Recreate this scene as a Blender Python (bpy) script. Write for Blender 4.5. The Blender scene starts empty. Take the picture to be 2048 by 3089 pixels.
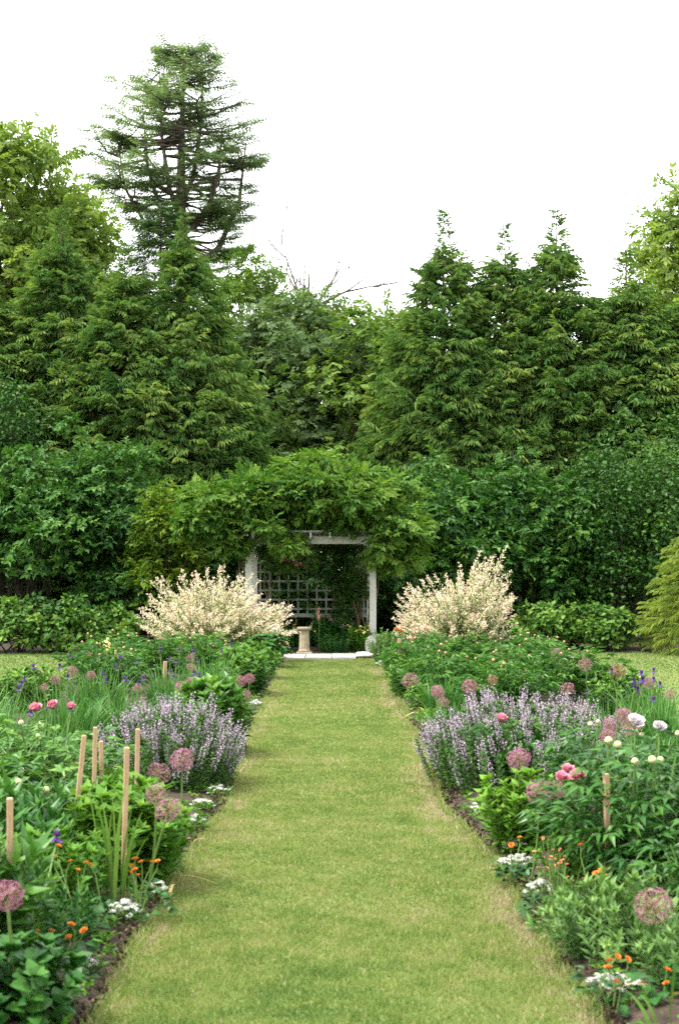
import bpy, math
import numpy as np

# ------------------------------------------------------------------ camera, sky, sun, exposure
SC = bpy.context.scene
COL = SC.collection
EYE = 1.55
cam_data = bpy.data.cameras.new('camera')
cam = bpy.data.objects.new('camera', cam_data)
COL.objects.link(cam)
cam.location = (0, 0, EYE)
cam.rotation_euler = (math.radians(90), 0, 0)
cam_data.sensor_fit = 'VERTICAL'
cam_data.sensor_height = 36
cam_data.sensor_width = 24
cam_data.lens = 50
cam_data.shift_x = 0.011
cam_data.shift_y = 0.0636
cam_data.clip_end = 1500
cam_data.dof.use_dof = True
cam_data.dof.focus_distance = 21
cam_data.dof.aperture_fstop = 5.0
SC.camera = cam

SUN_EL, SUN_AZ = math.radians(62), math.radians(245)     # high, from the left and a little behind the camera, through cloud
world = bpy.data.worlds.new('World')
SC.world = world
world.use_nodes = True
wn, wl = world.node_tree.nodes, world.node_tree.links
wn.clear()
sky = wn.new('ShaderNodeTexSky')
sky.sky_type = 'NISHITA'
sky.sun_disc = False
sky.sun_elevation = SUN_EL
sky.sun_rotation = SUN_AZ
sky.dust_density = 6
cloud = wn.new('ShaderNodeMix')
cloud.data_type = 'RGBA'
cloud.inputs[0].default_value = 0.86
cloud.inputs[7].default_value = (5.6, 5.6, 5.5, 1)       # even white cloud cover over the clear sky
wl.new(sky.outputs[0], cloud.inputs[6])
bg = wn.new('ShaderNodeBackground')
bg.inputs[1].default_value = 0.1
wl.new(cloud.outputs[2], bg.inputs[0])
wo = wn.new('ShaderNodeOutputWorld')
wl.new(bg.outputs[0], wo.inputs[0])

sun_d = bpy.data.lights.new('sun', 'SUN')
sun_d.energy = 1.5
sun_d.angle = math.radians(16)
sun_d.color = (1, .95, .86)
sun = bpy.data.objects.new('sun', sun_d)
COL.objects.link(sun)
# light travels away from (sin az, cos az) at that elevation
sun.rotation_euler = (math.radians(90) - SUN_EL, 0, math.pi - SUN_AZ)
sun.location = (-20, -30, 40)

SC.view_settings.view_transform = 'Standard'
SC.view_settings.look = 'None'
SC.view_settings.exposure = 2.7
SC.view_settings.gamma = 1
SC.render.engine = 'CYCLES'
SC.cycles.max_bounces = 6
SC.cycles.diffuse_bounces = 3
SC.cycles.glossy_bounces = 2
SC.cycles.transmission_bounces = 4
SC.cycles.use_denoising = False
SC.cycles.caustics_reflective = False
SC.cycles.caustics_refractive = False

# ------------------------------------------------------------------ small helpers
PI = math.pi
K = 3.0444e-4
def gx(u, D): return (u - 758) * K * D          # survey of the garden: across, from the path's axis
def gz(v, D): return EYE - (v - 1333) * K * D   # and height
def rngf(seed): return np.random.default_rng(seed)

def unit(a):
    return a / np.maximum(np.linalg.norm(a, axis=-1, keepdims=True), 1e-9)

def basis(y, n):
    """rotation matrices with local +Y along y and local +Z near n"""
    y = unit(np.asarray(y, float)); n = np.asarray(n, float)
    z = n - (n * y).sum(-1, keepdims=True) * y
    z = unit(z + 1e-6)
    z = unit(z - (z * y).sum(-1, keepdims=True) * y)
    x = np.cross(y, z)
    return np.stack([x, y, z], axis=-1)

def rand_dir(r, n):
    return unit(r.normal(size=(n, 3)))

def vnoise(x, y, s=1.0, seed=0):
    x = np.asarray(x, float) / s; y = np.asarray(y, float) / s
    xi = np.floor(x); yi = np.floor(y); fx = x - xi; fy = y - yi
    fx = fx * fx * (3 - 2 * fx); fy = fy * fy * (3 - 2 * fy)
    def h(a, b):
        q = np.sin(a * 127.1 + b * 311.7 + seed * 74.7) * 43758.5453
        return q - np.floor(q)
    return (h(xi, yi) * (1 - fx) + h(xi + 1, yi) * fx) * (1 - fy) + (h(xi, yi + 1) * (1 - fx) + h(xi + 1, yi + 1) * fx) * fy

class T:
    """template: vertices, faces, per-vertex tint offset, per-face material slot"""
    def __init__(s, v, f, t=None, m=None):
        s.v = np.asarray(v, float).reshape(-1, 3)
        s.f = [tuple(q) for q in f]
        s.t = np.zeros(len(s.v)) if t is None else np.asarray(t, float)
        s.m = np.zeros(len(s.f), int) if m is None else np.asarray(m, int)
        s.loops = np.array([i for q in s.f for i in q], int)
        s.sizes = np.array([len(q) for q in s.f], int)

class Acc:
    def __init__(s): s.V = []; s.L = []; s.S = []; s.TI = []; s.M = []; s.n = 0
    def add(s, t, pos=None, rot=None, scale=1.0, tint=0.5, mat=0):
        if pos is None: pos = np.zeros((1, 3))
        pos = np.atleast_2d(np.asarray(pos, float)); N = len(pos)
        if N == 0: return s
        sc = np.asarray(scale, float)
        if sc.ndim == 0: sc = np.full((N, 1), float(sc))
        elif sc.ndim == 1 and len(sc) == N: sc = sc[:, None]
        elif sc.ndim == 1: sc = np.tile(sc, (N, 1))
        v = t.v[None] * sc[:, None, :]
        if rot is not None:
            rot = np.asarray(rot, float)
            if rot.ndim == 2: rot = rot[None]
            v = np.einsum('nij,nvj->nvi', np.broadcast_to(rot, (N, 3, 3)), v)
        v = v + pos[:, None, :]
        k = len(t.v)
        s.V.append(v.reshape(-1, 3))
        s.L.append((t.loops[None] + (np.arange(N) * k)[:, None] + s.n).reshape(-1))
        s.S.append(np.tile(t.sizes, N))
        ti = np.broadcast_to(np.asarray(tint, float), (N,))
        s.TI.append((ti[:, None] + t.t[None]).reshape(-1))
        s.M.append(np.tile(t.m + mat, N))
        s.n += N * k
        return s
    def tmpl(s):
        V = np.concatenate(s.V); L = np.concatenate(s.L); S = np.concatenate(s.S)
        t = T.__new__(T); t.v = V; t.loops = L; t.sizes = S; t.t = np.concatenate(s.TI); t.m = np.concatenate(s.M); t.f = None
        return t
    def mesh(s, name, mats, smooth=False):
        V = np.concatenate(s.V); L = np.concatenate(s.L); S = np.concatenate(s.S); M = np.concatenate(s.M)
        me = bpy.data.meshes.new(name)
        me.vertices.add(len(V)); me.vertices.foreach_set('co', V.astype(np.float32).ravel())
        me.loops.add(len(L)); me.loops.foreach_set('vertex_index', L.astype(np.int32))
        me.polygons.add(len(S))
        me.polygons.foreach_set('loop_start', (np.cumsum(S) - S).astype(np.int32))
        me.polygons.foreach_set('material_index', M.astype(np.int32))
        me.polygons.foreach_set('use_smooth', np.full(len(S), bool(smooth)))
        a = me.attributes.new('tint', 'FLOAT', 'POINT')
        a.data.foreach_set('value', np.clip(np.concatenate(s.TI), 0, 1).astype(np.float32))
        for m in (mats if isinstance(mats, (list, tuple)) else [mats]): me.materials.append(m)
        me.update(calc_edges=True)
        return me

def link(name, me, parent=None, kind=None, loc=None, rotz=None):
    o = bpy.data.objects.new(name, me); COL.objects.link(o)
    if parent is not None: o.parent = parent
    if kind: o['kind'] = kind
    if loc is not None: o.location = loc
    if rotz is not None: o.rotation_euler = (0, 0, rotz)
    return o

def tag(o, label, cat, group=None):
    o['label'] = label; o['category'] = cat
    if group: o['group'] = group
    return o

def thing(name, label, cat, loc=(0, 0, 0), rotz=0, group=None, scale=None):
    o = bpy.data.objects.new(name, None); COL.objects.link(o)
    o.empty_display_size = .1
    o.location = loc; o.rotation_euler = (0, 0, rotz)
    if scale: o.scale = scale if isinstance(scale, tuple) else (scale,) * 3
    return tag(o, label, cat, group)

def rotz(a):
    c, s_ = math.cos(a), math.sin(a)
    return np.array([[c, -s_, 0], [s_, c, 0], [0, 0, 1]])

def box_t(x0, x1, y0, y1, z0, z1, bev=0.0):
    if bev <= 0:
        v = [(x0, y0, z0), (x1, y0, z0), (x1, y1, z0), (x0, y1, z0), (x0, y0, z1), (x1, y0, z1), (x1, y1, z1), (x0, y1, z1)]
        return T(v, [(3, 2, 1, 0), (4, 5, 6, 7), (0, 1, 5, 4), (1, 2, 6, 5), (2, 3, 7, 6), (3, 0, 4, 7)])
    v = []; f = []
    rings = [(z0, bev), (z0 + bev, 0), (z1 - bev, 0), (z1, bev)]
    for z, i in rings:
        for (x, y) in ((x0, y0), (x1, y0), (x1, y1), (x0, y1)):
            sx = 1 if x == x0 else -1; sy = 1 if y == y0 else -1
            v.append((x + sx * (i + bev * .5 * (1 if i == 0 else 0)) * 1.0, y + sy * i, z))
            # chamfered corner: a second vertex round the corner
            v.append((x + sx * i, y + sy * (i + bev * .5 * (1 if i == 0 else 0)), z))
    # order each ring counter-clockwise
    order = [1, 0, 2, 3, 5, 4, 6, 7]
    V = []
    for k in range(4):
        V += [v[k * 8 + q] for q in order]
    for k in range(3):
        for q in range(8):
            a = k * 8 + q; b = k * 8 + (q + 1) % 8
            f.append((a, b, b + 8, a + 8))
    f.append(tuple(reversed(range(8)))); f.append(tuple(range(24, 32)))
    return T(V, f)

def tube_t(pts, rad, sides=6, cap=True, tint=None):
    pts = np.asarray(pts, float); n = len(pts)
    rad = np.broadcast_to(np.asarray(rad, float), (n,))
    d = np.gradient(pts, axis=0) if n > 1 else np.array([[0, 0, 1.]])
    d = unit(d)
    ref = np.array([0, 0, 1.]) if abs(d[0][2]) < .9 else np.array([1., 0, 0])
    v = []; f = []
    for i in range(n):
        a = unit(np.cross(d[i], ref)); b = np.cross(d[i], a); ref = b * -1 if False else ref
        for k in range(sides):
            w = 2 * PI * k / sides
            v.append(pts[i] + rad[i] * (math.cos(w) * a + math.sin(w) * b))
    for i in range(n - 1):
        for k in range(sides):
            k2 = (k + 1) % sides
            f.append((i * sides + k, i * sides + k2, (i + 1) * sides + k2, (i + 1) * sides + k))
    if cap and sides > 2:
        f.append(tuple(range((n - 1) * sides, n * sides)))
    return T(v, f, None if tint is None else np.full(len(v), tint))

def lathe_t(prof, sides=24, flute=0.0, nfl=0):
    v = []; f = []
    for (r, z, fl) in prof:
        for k in range(sides):
            w = 2 * PI * k / sides
            rr = r - (flute * fl * (0.5 + 0.5 * math.cos(w * nfl)) if nfl else 0)
            v.append((rr * math.cos(w), rr * math.sin(w), z))
    n = len(prof)
    for i in range(n - 1):
        for k in range(sides):
            k2 = (k + 1) % sides
            f.append((i * sides + k, i * sides + k2, (i + 1) * sides + k2, (i + 1) * sides + k))
    f.append(tuple(range((n - 1) * sides, n * sides))); f.append(tuple(reversed(range(sides))))
    return T(v, f)

# ------------------------------------------------------------------ materials
def nt(name):
    m = bpy.data.materials.new(name); m.use_nodes = True
    n = m.node_tree.nodes; l = m.node_tree.links
    return m, n, l, n['Principled BSDF'], n['Material Output']

def ramp(n, cols):
    r = n.new('ShaderNodeValToRGB'); e = r.color_ramp.elements
    if not isinstance(cols[0][1], (tuple, list)):
        cols = [(i / (len(cols) - 1), c) for i, c in enumerate(cols)]
    e[0].position = cols[0][0]; e[0].color = (*cols[0][1], 1)
    e[1].position = cols[-1][0]; e[1].color = (*cols[-1][1], 1)
    for p, c in cols[1:-1]:
        q = e.new(p); q.color = (*c, 1)
    return r

def leaf_mat(name, cols, trans=.3, rough=.5, spec=.25, tcol=(1.15, 1.2, .6), gain=1.0):
    m, n, l, b, out = nt(name)
    if trans > 0: cols = [(c[0] * .96, c[1], c[2] * .62) if c[1] > c[0] and c[1] > c[2] and c[0] < .3 else c for c in cols]; spec *= .75
    if gain != 1.0: cols = [tuple(min(1, q * gain) for q in c) for c in cols]
    at = n.new('ShaderNodeAttribute'); at.attribute_name = 'tint'
    r = ramp(n, cols); l.new(at.outputs['Fac'], r.inputs[0])
    l.new(r.outputs[0], b.inputs['Base Color'])
    b.inputs['Roughness'].default_value = rough
    b.inputs['Specular IOR Level'].default_value = spec
    if trans > 0:
        tr = n.new('ShaderNodeBsdfTranslucent')
        mu = n.new('ShaderNodeMix'); mu.data_type = 'RGBA'; mu.blend_type = 'MULTIPLY'
        mu.inputs[0].default_value = 1; mu.inputs[7].default_value = (*tcol, 1)
        l.new(r.outputs[0], mu.inputs[6]); l.new(mu.outputs[2], tr.inputs[0])
        mx = n.new('ShaderNodeMixShader'); mx.inputs[0].default_value = trans
        l.new(b.outputs[0], mx.inputs[1]); l.new(tr.outputs[0], mx.inputs[2]); l.new(mx.outputs[0], out.inputs[0])
    return m

def noise_mat(name, cols, scale=4, detail=6, rough=.8, bump=0.0, bscale=30, stretch=None, spec=.3):
    m, n, l, b, out = nt(name)
    tc = n.new('ShaderNodeTexCoord'); mp = n.new('ShaderNodeMapping')
    if stretch: mp.inputs['Scale'].default_value = stretch
    l.new(tc.outputs['Object'], mp.inputs[0])
    no = n.new('ShaderNodeTexNoise'); no.inputs['Scale'].default_value = scale; no.inputs['Detail'].default_value = detail
    no.inputs['Roughness'].default_value = .65
    l.new(mp.outputs[0], no.inputs['Vector'])
    k = len(cols)
    r = ramp(n, [(.28 + .44 * i / max(1, k - 1), c) for i, c in enumerate(cols)])
    l.new(no.outputs[0], r.inputs[0]); l.new(r.outputs[0], b.inputs['Base Color'])
    b.inputs['Roughness'].default_value = rough; b.inputs['Specular IOR Level'].default_value = spec
    if bump:
        n2 = n.new('ShaderNodeTexNoise'); n2.inputs['Scale'].default_value = bscale; n2.inputs['Detail'].default_value = 5
        l.new(mp.outputs[0], n2.inputs['Vector'])
        bp = n.new('ShaderNodeBump'); bp.inputs['Strength'].default_value = bump; bp.inputs['Distance'].default_value = .02
        l.new(n2.outputs[0], bp.inputs['Height']); l.new(bp.outputs[0], b.inputs['Normal'])
    return m

M = {}
M['blade'] = leaf_mat('grass_blade', [(0.076, 0.137, 0.055), (0.146, 0.204, 0.090), (0.216, 0.245, 0.130), (0.343, 0.286, 0.202), (0.464, 0.344, 0.262)], .35, 0.65, 0.10)
M['turf'] = noise_mat('turf_base', [(.05, .08, .018), (.085, .115, .028), (.12, .135, .04)], 9, 8, .95, .6, 60)
M['soil'] = noise_mat('bed_soil', [(.012, .008, .005), (.030, .020, .013), (.060, .042, .029)], 14, 9, .95, .9, 40)
M['mulch'] = noise_mat('woodland_soil', [(.012, .010, .006), (.03, .022, .014), (.05, .04, .025)], 6, 8, .95, .8, 25)
M['clod'] = leaf_mat('clods', [(.014, .010, .007), (.042, .028, .019), (.12, .085, .055)], 0, 0.90, 0.05)
M['arbor'] = leaf_mat('arborvitae_spray', [(0.019, 0.058, 0.024), (0.051, 0.116, 0.044), (0.118, 0.189, 0.072), (0.244, 0.296, 0.129)], 0.36, 0.65, 0.15)  # spray colours brightened to stand in for a hazy veil
M['bark'] = noise_mat('bark', [(.03, .022, .016), (.075, .055, .04), (.13, .10, .075)], 10, 6, .9, .6, 30, (1, 1, .25))
M['fir'] = leaf_mat('fir_needles', [(0.066, 0.107, 0.094), (0.111, 0.164, 0.141), (0.173, 0.229, 0.198)], 0.5, 0.65, 0.15)  # needles lightened in place of lens flare around the treetops
M['firbark'] = noise_mat('fir_bark', [(.035, .027, .021), (.065, .05, .04), (.10, .08, .065)], 6, 6, .9)  # bark lightened too, haze put into its colour
M['spruce'] = leaf_mat('blue_spruce_needles', [(0.031, 0.065, 0.042), (0.060, 0.110, 0.065), (0.106, 0.168, 0.101)], .12, 0.65, 0.15)
M['oak'] = leaf_mat('oak_leaves', [(0.038, 0.082, 0.024), (0.079, 0.142, 0.042), (0.144, 0.216, 0.072)], 0.4, 0.60, 0.17)
M['oakgrey'] = leaf_mat('grey_oak_leaves', [(0.038, 0.074, 0.045), (0.076, 0.125, 0.069), (0.134, 0.190, 0.112)], 0.38, 0.60, 0.17)
M['lime'] = leaf_mat('bright_tree_leaves', [(0.069, 0.123, 0.039), (0.132, 0.196, 0.065), (0.218, 0.280, 0.111)], .48, 0.60, 0.17)  # leaf colour boosted to carry backlight and flare
M['vib'] = leaf_mat('viburnum_leaves', [(0.011, 0.042, 0.013), (0.026, 0.084, 0.022), (0.053, 0.134, 0.031), (0.099, 0.189, 0.050)], .25, 0.52, 0.23)
M['holly'] = leaf_mat('privet_leaves', [(0.011, 0.042, 0.009), (0.025, 0.078, 0.015), (0.057, 0.126, 0.026)], .2, 0.48, 0.25)
M['hyd'] = leaf_mat('hydrangea_leaves', [(0.025, 0.068, 0.022), (0.053, 0.125, 0.031), (0.100, 0.185, 0.048), (0.158, 0.235, 0.072)], .3, 0.55, 0.20)
M['yellowshrub'] = leaf_mat('yellow_green_leaves', [(0.039, 0.086, 0.012), (0.091, 0.161, 0.020), (0.182, 0.230, 0.030)], .35, 0.52, 0.23)
M['wist'] = leaf_mat('wisteria_leaves', [(0.020, 0.064, 0.015), (0.046, 0.115, 0.024), (0.085, 0.166, 0.037), (0.132, 0.212, 0.055)], .38, 0.55, 0.20)
M['gold'] = leaf_mat('golden_cypress', [(.10, .16, .05), (.19, .255, .08), (.29, .34, .12)], .3, 0.60, 0.15)
M['willow'] = leaf_mat('dappled_willow_leaves', [(.075, .14, .04), (.22, .30, .12), (.60, .61, .40), (.76, .68, .55), (.80, .55, .50)], 0.42, 0.60, 0.15, (1, 1, .85))
M['twig'] = noise_mat('twig', [(.06, .045, .025), (.13, .10, .05)], 20, 3, .8)
M['shadebark'] = noise_mat('shaded_bark', [(.012, .010, .007), (.03, .024, .017)], 10, 4, .95)  # bark darkened to put under-shrub shade into the stems; spruce trunk shares it
M['stem'] = leaf_mat('green_stem', [(.04, .09, .02), (.085, .15, .035), (.13, .19, .05)], 0, 0.60, 0.20)
M['peony'] = leaf_mat('peony_leaves', [(.010, .044, .014), (.025, .088, .022), (.060, .150, .038), (.13, .235, .065)], .28, .34, .26)
M['phlox'] = leaf_mat('phlox_leaves', [(.032, .095, .018), (.065, .165, .026), (.125, .235, .042)], .35, 0.52, 0.20)
M['dark'] = leaf_mat('broad_dark_leaves', [(.010, .045, .015), (.022, .085, .024), (.055, .145, .042)], .25, .36, .22)
M['sage'] = leaf_mat('grey_green_leaves', [(0.038, 0.095, 0.034), (0.081, 0.165, 0.064), (0.162, 0.260, 0.112)], .28, .5, .3)
M['catleaf'] = leaf_mat('catmint_leaves', [(.022, .062, .024), (.045, .105, .04), (.085, .155, .068)], .25, 0.65, 0.15)
M['catflower'] = leaf_mat('catmint_flowers', [(0.242, 0.168, 0.265), (0.374, 0.291, 0.377), (0.517, 0.437, 0.500)], .3, 0.70, 0.10, (1, 1, 1))
M['allium'] = leaf_mat('allium_florets', [(0.162, 0.048, 0.104), (0.314, 0.118, 0.198), (0.476, 0.236, 0.322)], .3, 0.60, 0.15, (1, .9, 1))
M['alliumpale'] = leaf_mat('fading_allium_florets', [(0.165, 0.062, 0.104), (0.320, 0.153, 0.198), (0.486, 0.307, 0.322)], .3, .55, .15, (1, .9, 1))
M['alliumold'] = leaf_mat('faded_allium_florets', [(.17, .085, .06), (.28, .14, .10), (.36, .20, .16)], .2, 0.70, 0.10, (1, 1, 1))
M['alliumcore'] = leaf_mat('allium_pedicels', [(.16, .10, .07), (.2, .2, .07)], .1, 0.70, 0.10)
M['pinkpetal'] = leaf_mat('pink_petals', [(0.462, 0.078, 0.154), (0.605, 0.208, 0.294), (0.682, 0.416, 0.490)], .35, 0.60, 0.15, (1, .9, .9))
M['whitepetal'] = leaf_mat('white_petals', [(.54, .47, .52), (.56, .52, .54), (.60, .57, .57)], .35, 0.60, 0.15, (1, 1, 1))
M['orange'] = leaf_mat('orange_petals', [(.50, .10, .015), (.62, .18, .025), (.66, .30, .06)], .3, 0.60, 0.15, (1, 1, 1))
M['salmon'] = leaf_mat('salmon_petals', [(.55, .16, .09), (.70, .27, .17), (.75, .40, .25)], .3, 0.60, 0.15, (1, 1, 1))
M['iris'] = leaf_mat('iris_petals', [(0.038, 0.014, 0.085), (0.076, 0.030, 0.162), (0.170, 0.093, 0.272)], .3, 0.55, 0.15, (1, 1, 1))
M['yellowpetal'] = leaf_mat('yellow_petals', [(.65, .48, .12), (.78, .62, .25), (.82, .75, .50)], .3, 0.60, 0.15, (1, 1, 1))
M['irisleaf'] = leaf_mat('iris_leaves', [(.022, .085, .03), (.05, .145, .045), (.11, .22, .075)], .32, .45, .3)
M['bigiris'] = leaf_mat('sword_leaves', [(.05, .115, .03), (.085, .17, .04), (.14, .225, .07)], .3, 0.50, 0.20)
M['straw'] = leaf_mat('dry_leaves', [(.25, .16, .06), (.40, .30, .13), (.50, .42, .22)], .3, 0.80, 0.10, (1, 1, .8))
M['white'] = leaf_mat('white_florets', [(0.378, 0.396, 0.342), (0.486, 0.495, 0.450), (0.558, 0.567, 0.522)], .25, 0.70, 0.10, (1, 1, 1))
M['bud'] = leaf_mat('peony_buds', [(.24, .29, .11), (.32, .34, .17), (.40, .37, .26)], 0, 0.55, 0.20)
M['farbud'] = leaf_mat('far_peony_buds', [(.25, .12, .06), (.34, .19, .11), (.40, .22, .15)], 0, .5, .2)
M['bract'] = leaf_mat('brown_heads', [(.10, .06, .04), (.18, .11, .07), (.25, .16, .11)], 0, 0.90, 0.10)
M['wood'] = noise_mat('stake_wood', [(.20, .125, .07), (.31, .21, .12), (.38, .27, .165)], 7, 6, .75, .25, 60, (6, 6, .6))
M['woodend'] = noise_mat('stake_end_grain', [(.36, .27, .17), (.50, .39, .26)], 30, 4, .8)
M['paint'] = noise_mat('weathered_white_paint', [(.30, .31, .27), (.42, .43, .39), (.49, .49, .44)], 3, 8, .7, .15, 40, (1, 1, .35))
M['lattice'] = noise_mat('shaded_lattice_paint', [(.13, .155, .12), (.21, .235, .185)], 5, 6, .8)  # lattice coloured darker to carry the shade inside the pergola
M['stone'] = noise_mat('carved_stone', [(.14, .12, .08), (.24, .20, .14), (.32, .28, .21)], 9, 8, .9, .5, 35)
M['slab'] = noise_mat('paving_stone', [(.16, .15, .14), (.24, .23, .215), (.31, .30, .28)], 5, 8, .9, .3, 30)
M['rock'] = noise_mat('grey_rock', [(.12, .115, .12), (.20, .19, .19), (.29, .28, .27)], 7, 8, .9, .7, 20)
M['terra'] = noise_mat('bench_wood', [(.30, .17, .12), (.44, .28, .21)], 6, 5, .8)

# ------------------------------------------------------------------ leaf templates (length 1 along +Y, face up +Z)
def leaf_t(w=.28, fold=.08, droop=.12, mid=.42):
    v = [(0, 0, 0), (-w, mid, fold), (0, mid * 1.05, 0), (w, mid, fold), (0, 1, -droop)]
    return T(v, [(0, 2, 1), (0, 3, 2), (1, 2, 4), (2, 3, 4)])
def leaf2_t(w=.14, droop=.12, mid=.45):
    return T([(0, 0, 0), (w, mid, .02), (0, 1, -droop), (-w, mid, .02)], [(0, 1, 2), (0, 2, 3)], [-.18, 0, .22, 0])
def round_leaf_t(w=.4, fold=.06, droop=.2):
    v = [(0, 0, 0), (-w * .8, .22, fold), (-w, .55, fold), (-w * .5, .85, -droop * .5), (0, 1.0, -droop), (w * .5, .85, -droop * .5), (w, .55, fold), (w * .8, .22, fold), (0, .5, 0)]
    return T(v, [(8, 0, 7), (8, 7, 6), (8, 6, 5), (8, 5, 4), (8, 4, 3), (8, 3, 2), (8, 2, 1), (8, 1, 0)])
def leafd_t(w=.26, fold=.1, droop=.12, mid=.42):
    return T([(0, 0, 0), (w, mid, fold), (0, 1, -droop), (-w, mid, fold)], [(0, 1, 2), (0, 2, 3)])
LEAFD = leafd_t()
LEAF, LEAFN, LEAFW = leaf_t(.26), leaf_t(.15), leaf_t(.36)
NEEDLE = leaf2_t(.11, .1)
ROUND = round_leaf_t()

def fan_t(n=5, spread=55, l0=.5, l1=.32, w=.13, droop=.25, seed=0, axis_curve=.25, updown=0.0):
    """a flat spray: a central axis with fingers on both sides, tip drooping"""
    r = rngf(seed); a = Acc(); leaf = leaf2_t(w, droop)
    P, Y, N, S, C = [], [], [], [], []
    for i in range(n):
        t = .08 + .72 * i / max(1, n - 1)
        for sd in (-1, 1):
            an = math.radians(spread * (1 - .55 * t) + r.uniform(-9, 9)) * sd
            P.append((0, t, -axis_curve * t * t + r.normal(0, .015)))
            Y.append((math.sin(an), math.cos(an), -.25 - .5 * t * axis_curve + updown * r.uniform(-1, 1)))
            N.append((r.normal(0, .25), r.normal(0, .2), 1)); S.append((l0 + (l1 - l0) * t) * r.uniform(.8, 1.15)); C.append(r.uniform(-.12, .12))
    P.append((0, .72, -axis_curve * .5)); Y.append((0, 1, -.5)); N.append((0, 0, 1)); S.append(.36); C.append(.15)
    a.add(leaf, np.array(P), basis(np.array(Y), np.array(N)), np.array(S), np.array(C))
    return a.tmpl()

def twig_t(n, leaf, ll, seed, spread=60, up=.3, wob=.3, twist=0):
    """a twig with leaves alternating on both sides and a tuft at the tip"""
    r = rngf(seed); a = Acc(); P, Y, N, S, C = [], [], [], [], []
    for i in range(n):
        t = (i + .6) / n; sd = 1 if i % 2 else -1
        an = math.radians(spread * (1 - .6 * t) + r.uniform(-15, 15)) * sd
        P.append((0, t * .8, up * t * t * .3)); Y.append((math.sin(an), math.cos(an), r.uniform(-.35, .15)))
        N.append((r.normal(0, wob), r.normal(0, wob), 1)); S.append(ll * r.uniform(.75, 1.2)); C.append(r.uniform(-.2, .2))
    a.add(leaf, np.array(P), basis(np.array(Y), np.array(N)), np.array(S), np.array(C))
    return a.tmpl()

# ------------------------------------------------------------------ generic clumped foliage
def clump_foliage(acc, cl, per, tmpl, size, seed, upw=.7, outw=.6, wob=.4, droop=.2, tint=.5, tv=.18, shell=.45, zbias=.3, mat=0):
    r = rngf(seed); cl = np.asarray(cl, float); n = len(cl)
    idx = np.repeat(np.arange(n), per); m = len(idx)
    d = rand_dir(r, m); d[:, 2] += zbias; d = unit(d)
    rad = r.random(m) ** shell
    pos = cl[idx, :3] + d * rad[:, None] * cl[idx, 3:6]
    nor = np.array([0, 0, upw]) + d * outw + r.normal(0, wob, (m, 3))
    ax = d.copy(); ax[:, 2] *= .3
    ax = unit(ax + r.normal(0, .5, (m, 3))); ax[:, 2] -= droop
    ct = r.normal(0, tv, n)
    ti = tint + ct[idx] + r.normal(0, tv * .7, m)
    acc.add(tmpl, pos, basis(ax, nor), size * r.uniform(.7, 1.25, m), ti, mat)

def dome_clumps(n, R, cz, cr, seed, zlo=-.3, flat=.6, jit=.12, inner=.2):
    """clump centres spread over an uneven ellipsoid; some inside"""
    r = rngf(seed); i = np.arange(n) + .5
    z = zlo + (1 - zlo) * i / n; r.shuffle(z)
    th = r.random(n) * 2 * PI; s = np.sqrt(np.maximum(0, 1 - z * z))
    d = np.stack([s * np.cos(th), s * np.sin(th), z], 1)
    lob = 1 + jit * (2 * vnoise(th * 1.3 + 9, z * 2.1 + 5, .6, seed) - 1)
    q = lob * r.uniform(.80, 1.0, n); q[r.random(n) < inner] *= .65
    c = d * np.array(R) * q[:, None]; c[:, 2] += cz
    k = cr * r.uniform(.7, 1.35, n)
    return np.concatenate([c, np.stack([k, k, k * flat], 1)], 1)

def trunk_limbs(clumps, H, r0, seed, base_r=None, nl=12, forks=1, sides=7):
    """tapered trunk with limbs reaching into the clumps"""
    r = rngf(seed); a = Acc()
    zt = H
    pts = np.array([(r.normal(0, .05) * i, r.normal(0, .05) * i, zt * i / 6) for i in range(7)])
    pts[0] = 0
    a.add(tube_t(pts, np.linspace(r0, r0 * .35, 7), sides + 1))
    sel = r.choice(len(clumps), min(nl, len(clumps)), replace=False)
    for k in sel:
        c = clumps[k][:3]
        t = r.uniform(.3, .95); b = pts[0] + (pts[-1] - pts[0]) * t
        m = (b + c) / 2 + np.array([0, 0, -.08 * np.linalg.norm(c - b)]) + r.normal(0, .08, 3)
        a.add(tube_t([b, b * .6 + m * .4, m, m * .4 + c * .6, c], np.linspace(r0 * .38, r0 * .06, 5), 5))
    return a

# ------------------------------------------------------------------ the ground
def edge_left(y):
    y = np.asarray(y, float)
    e = np.interp(y, [2, 4.9, 5.9, 7.6, 9.66, 13.9, 19, 25, 30], [-.84, -.83, -.81, -.78, -.68, -.78, -.79, -.82, -.85])
    return e + .07 * (vnoise(y, 0 * y, .55, 3) - .5) + .035 * (vnoise(y, 0 * y, .17, 5) - .5)
def edge_right(y):
    y = np.asarray(y, float)
    e = np.interp(y, [2, 4.9, 5.9, 7.6, 9.66, 13.9, 19, 25, 30], [.92, .92, .93, .95, .79, .87, .86, .9, .92])
    return e + .07 * (vnoise(y, 0 * y, .5, 13) - .5) + .035 * (vnoise(y, 0 * y, .15, 15) - .5)

def outer(y): return np.interp(y, [2, 5, 9, 14, 17.5, 30], [1.95, 2.1, 2.75, 3.6, 4.0, 4.0])

# one sheet to the horizon
a = Acc(); a.add(T([(-700, -60, 0), (700, -60, 0), (700, 1200, 0), (-700, 1200, 0)], [(0, 1, 2, 3)]))
g = link('ground', a.mesh('ground', M['turf']), kind='structure')

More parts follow.
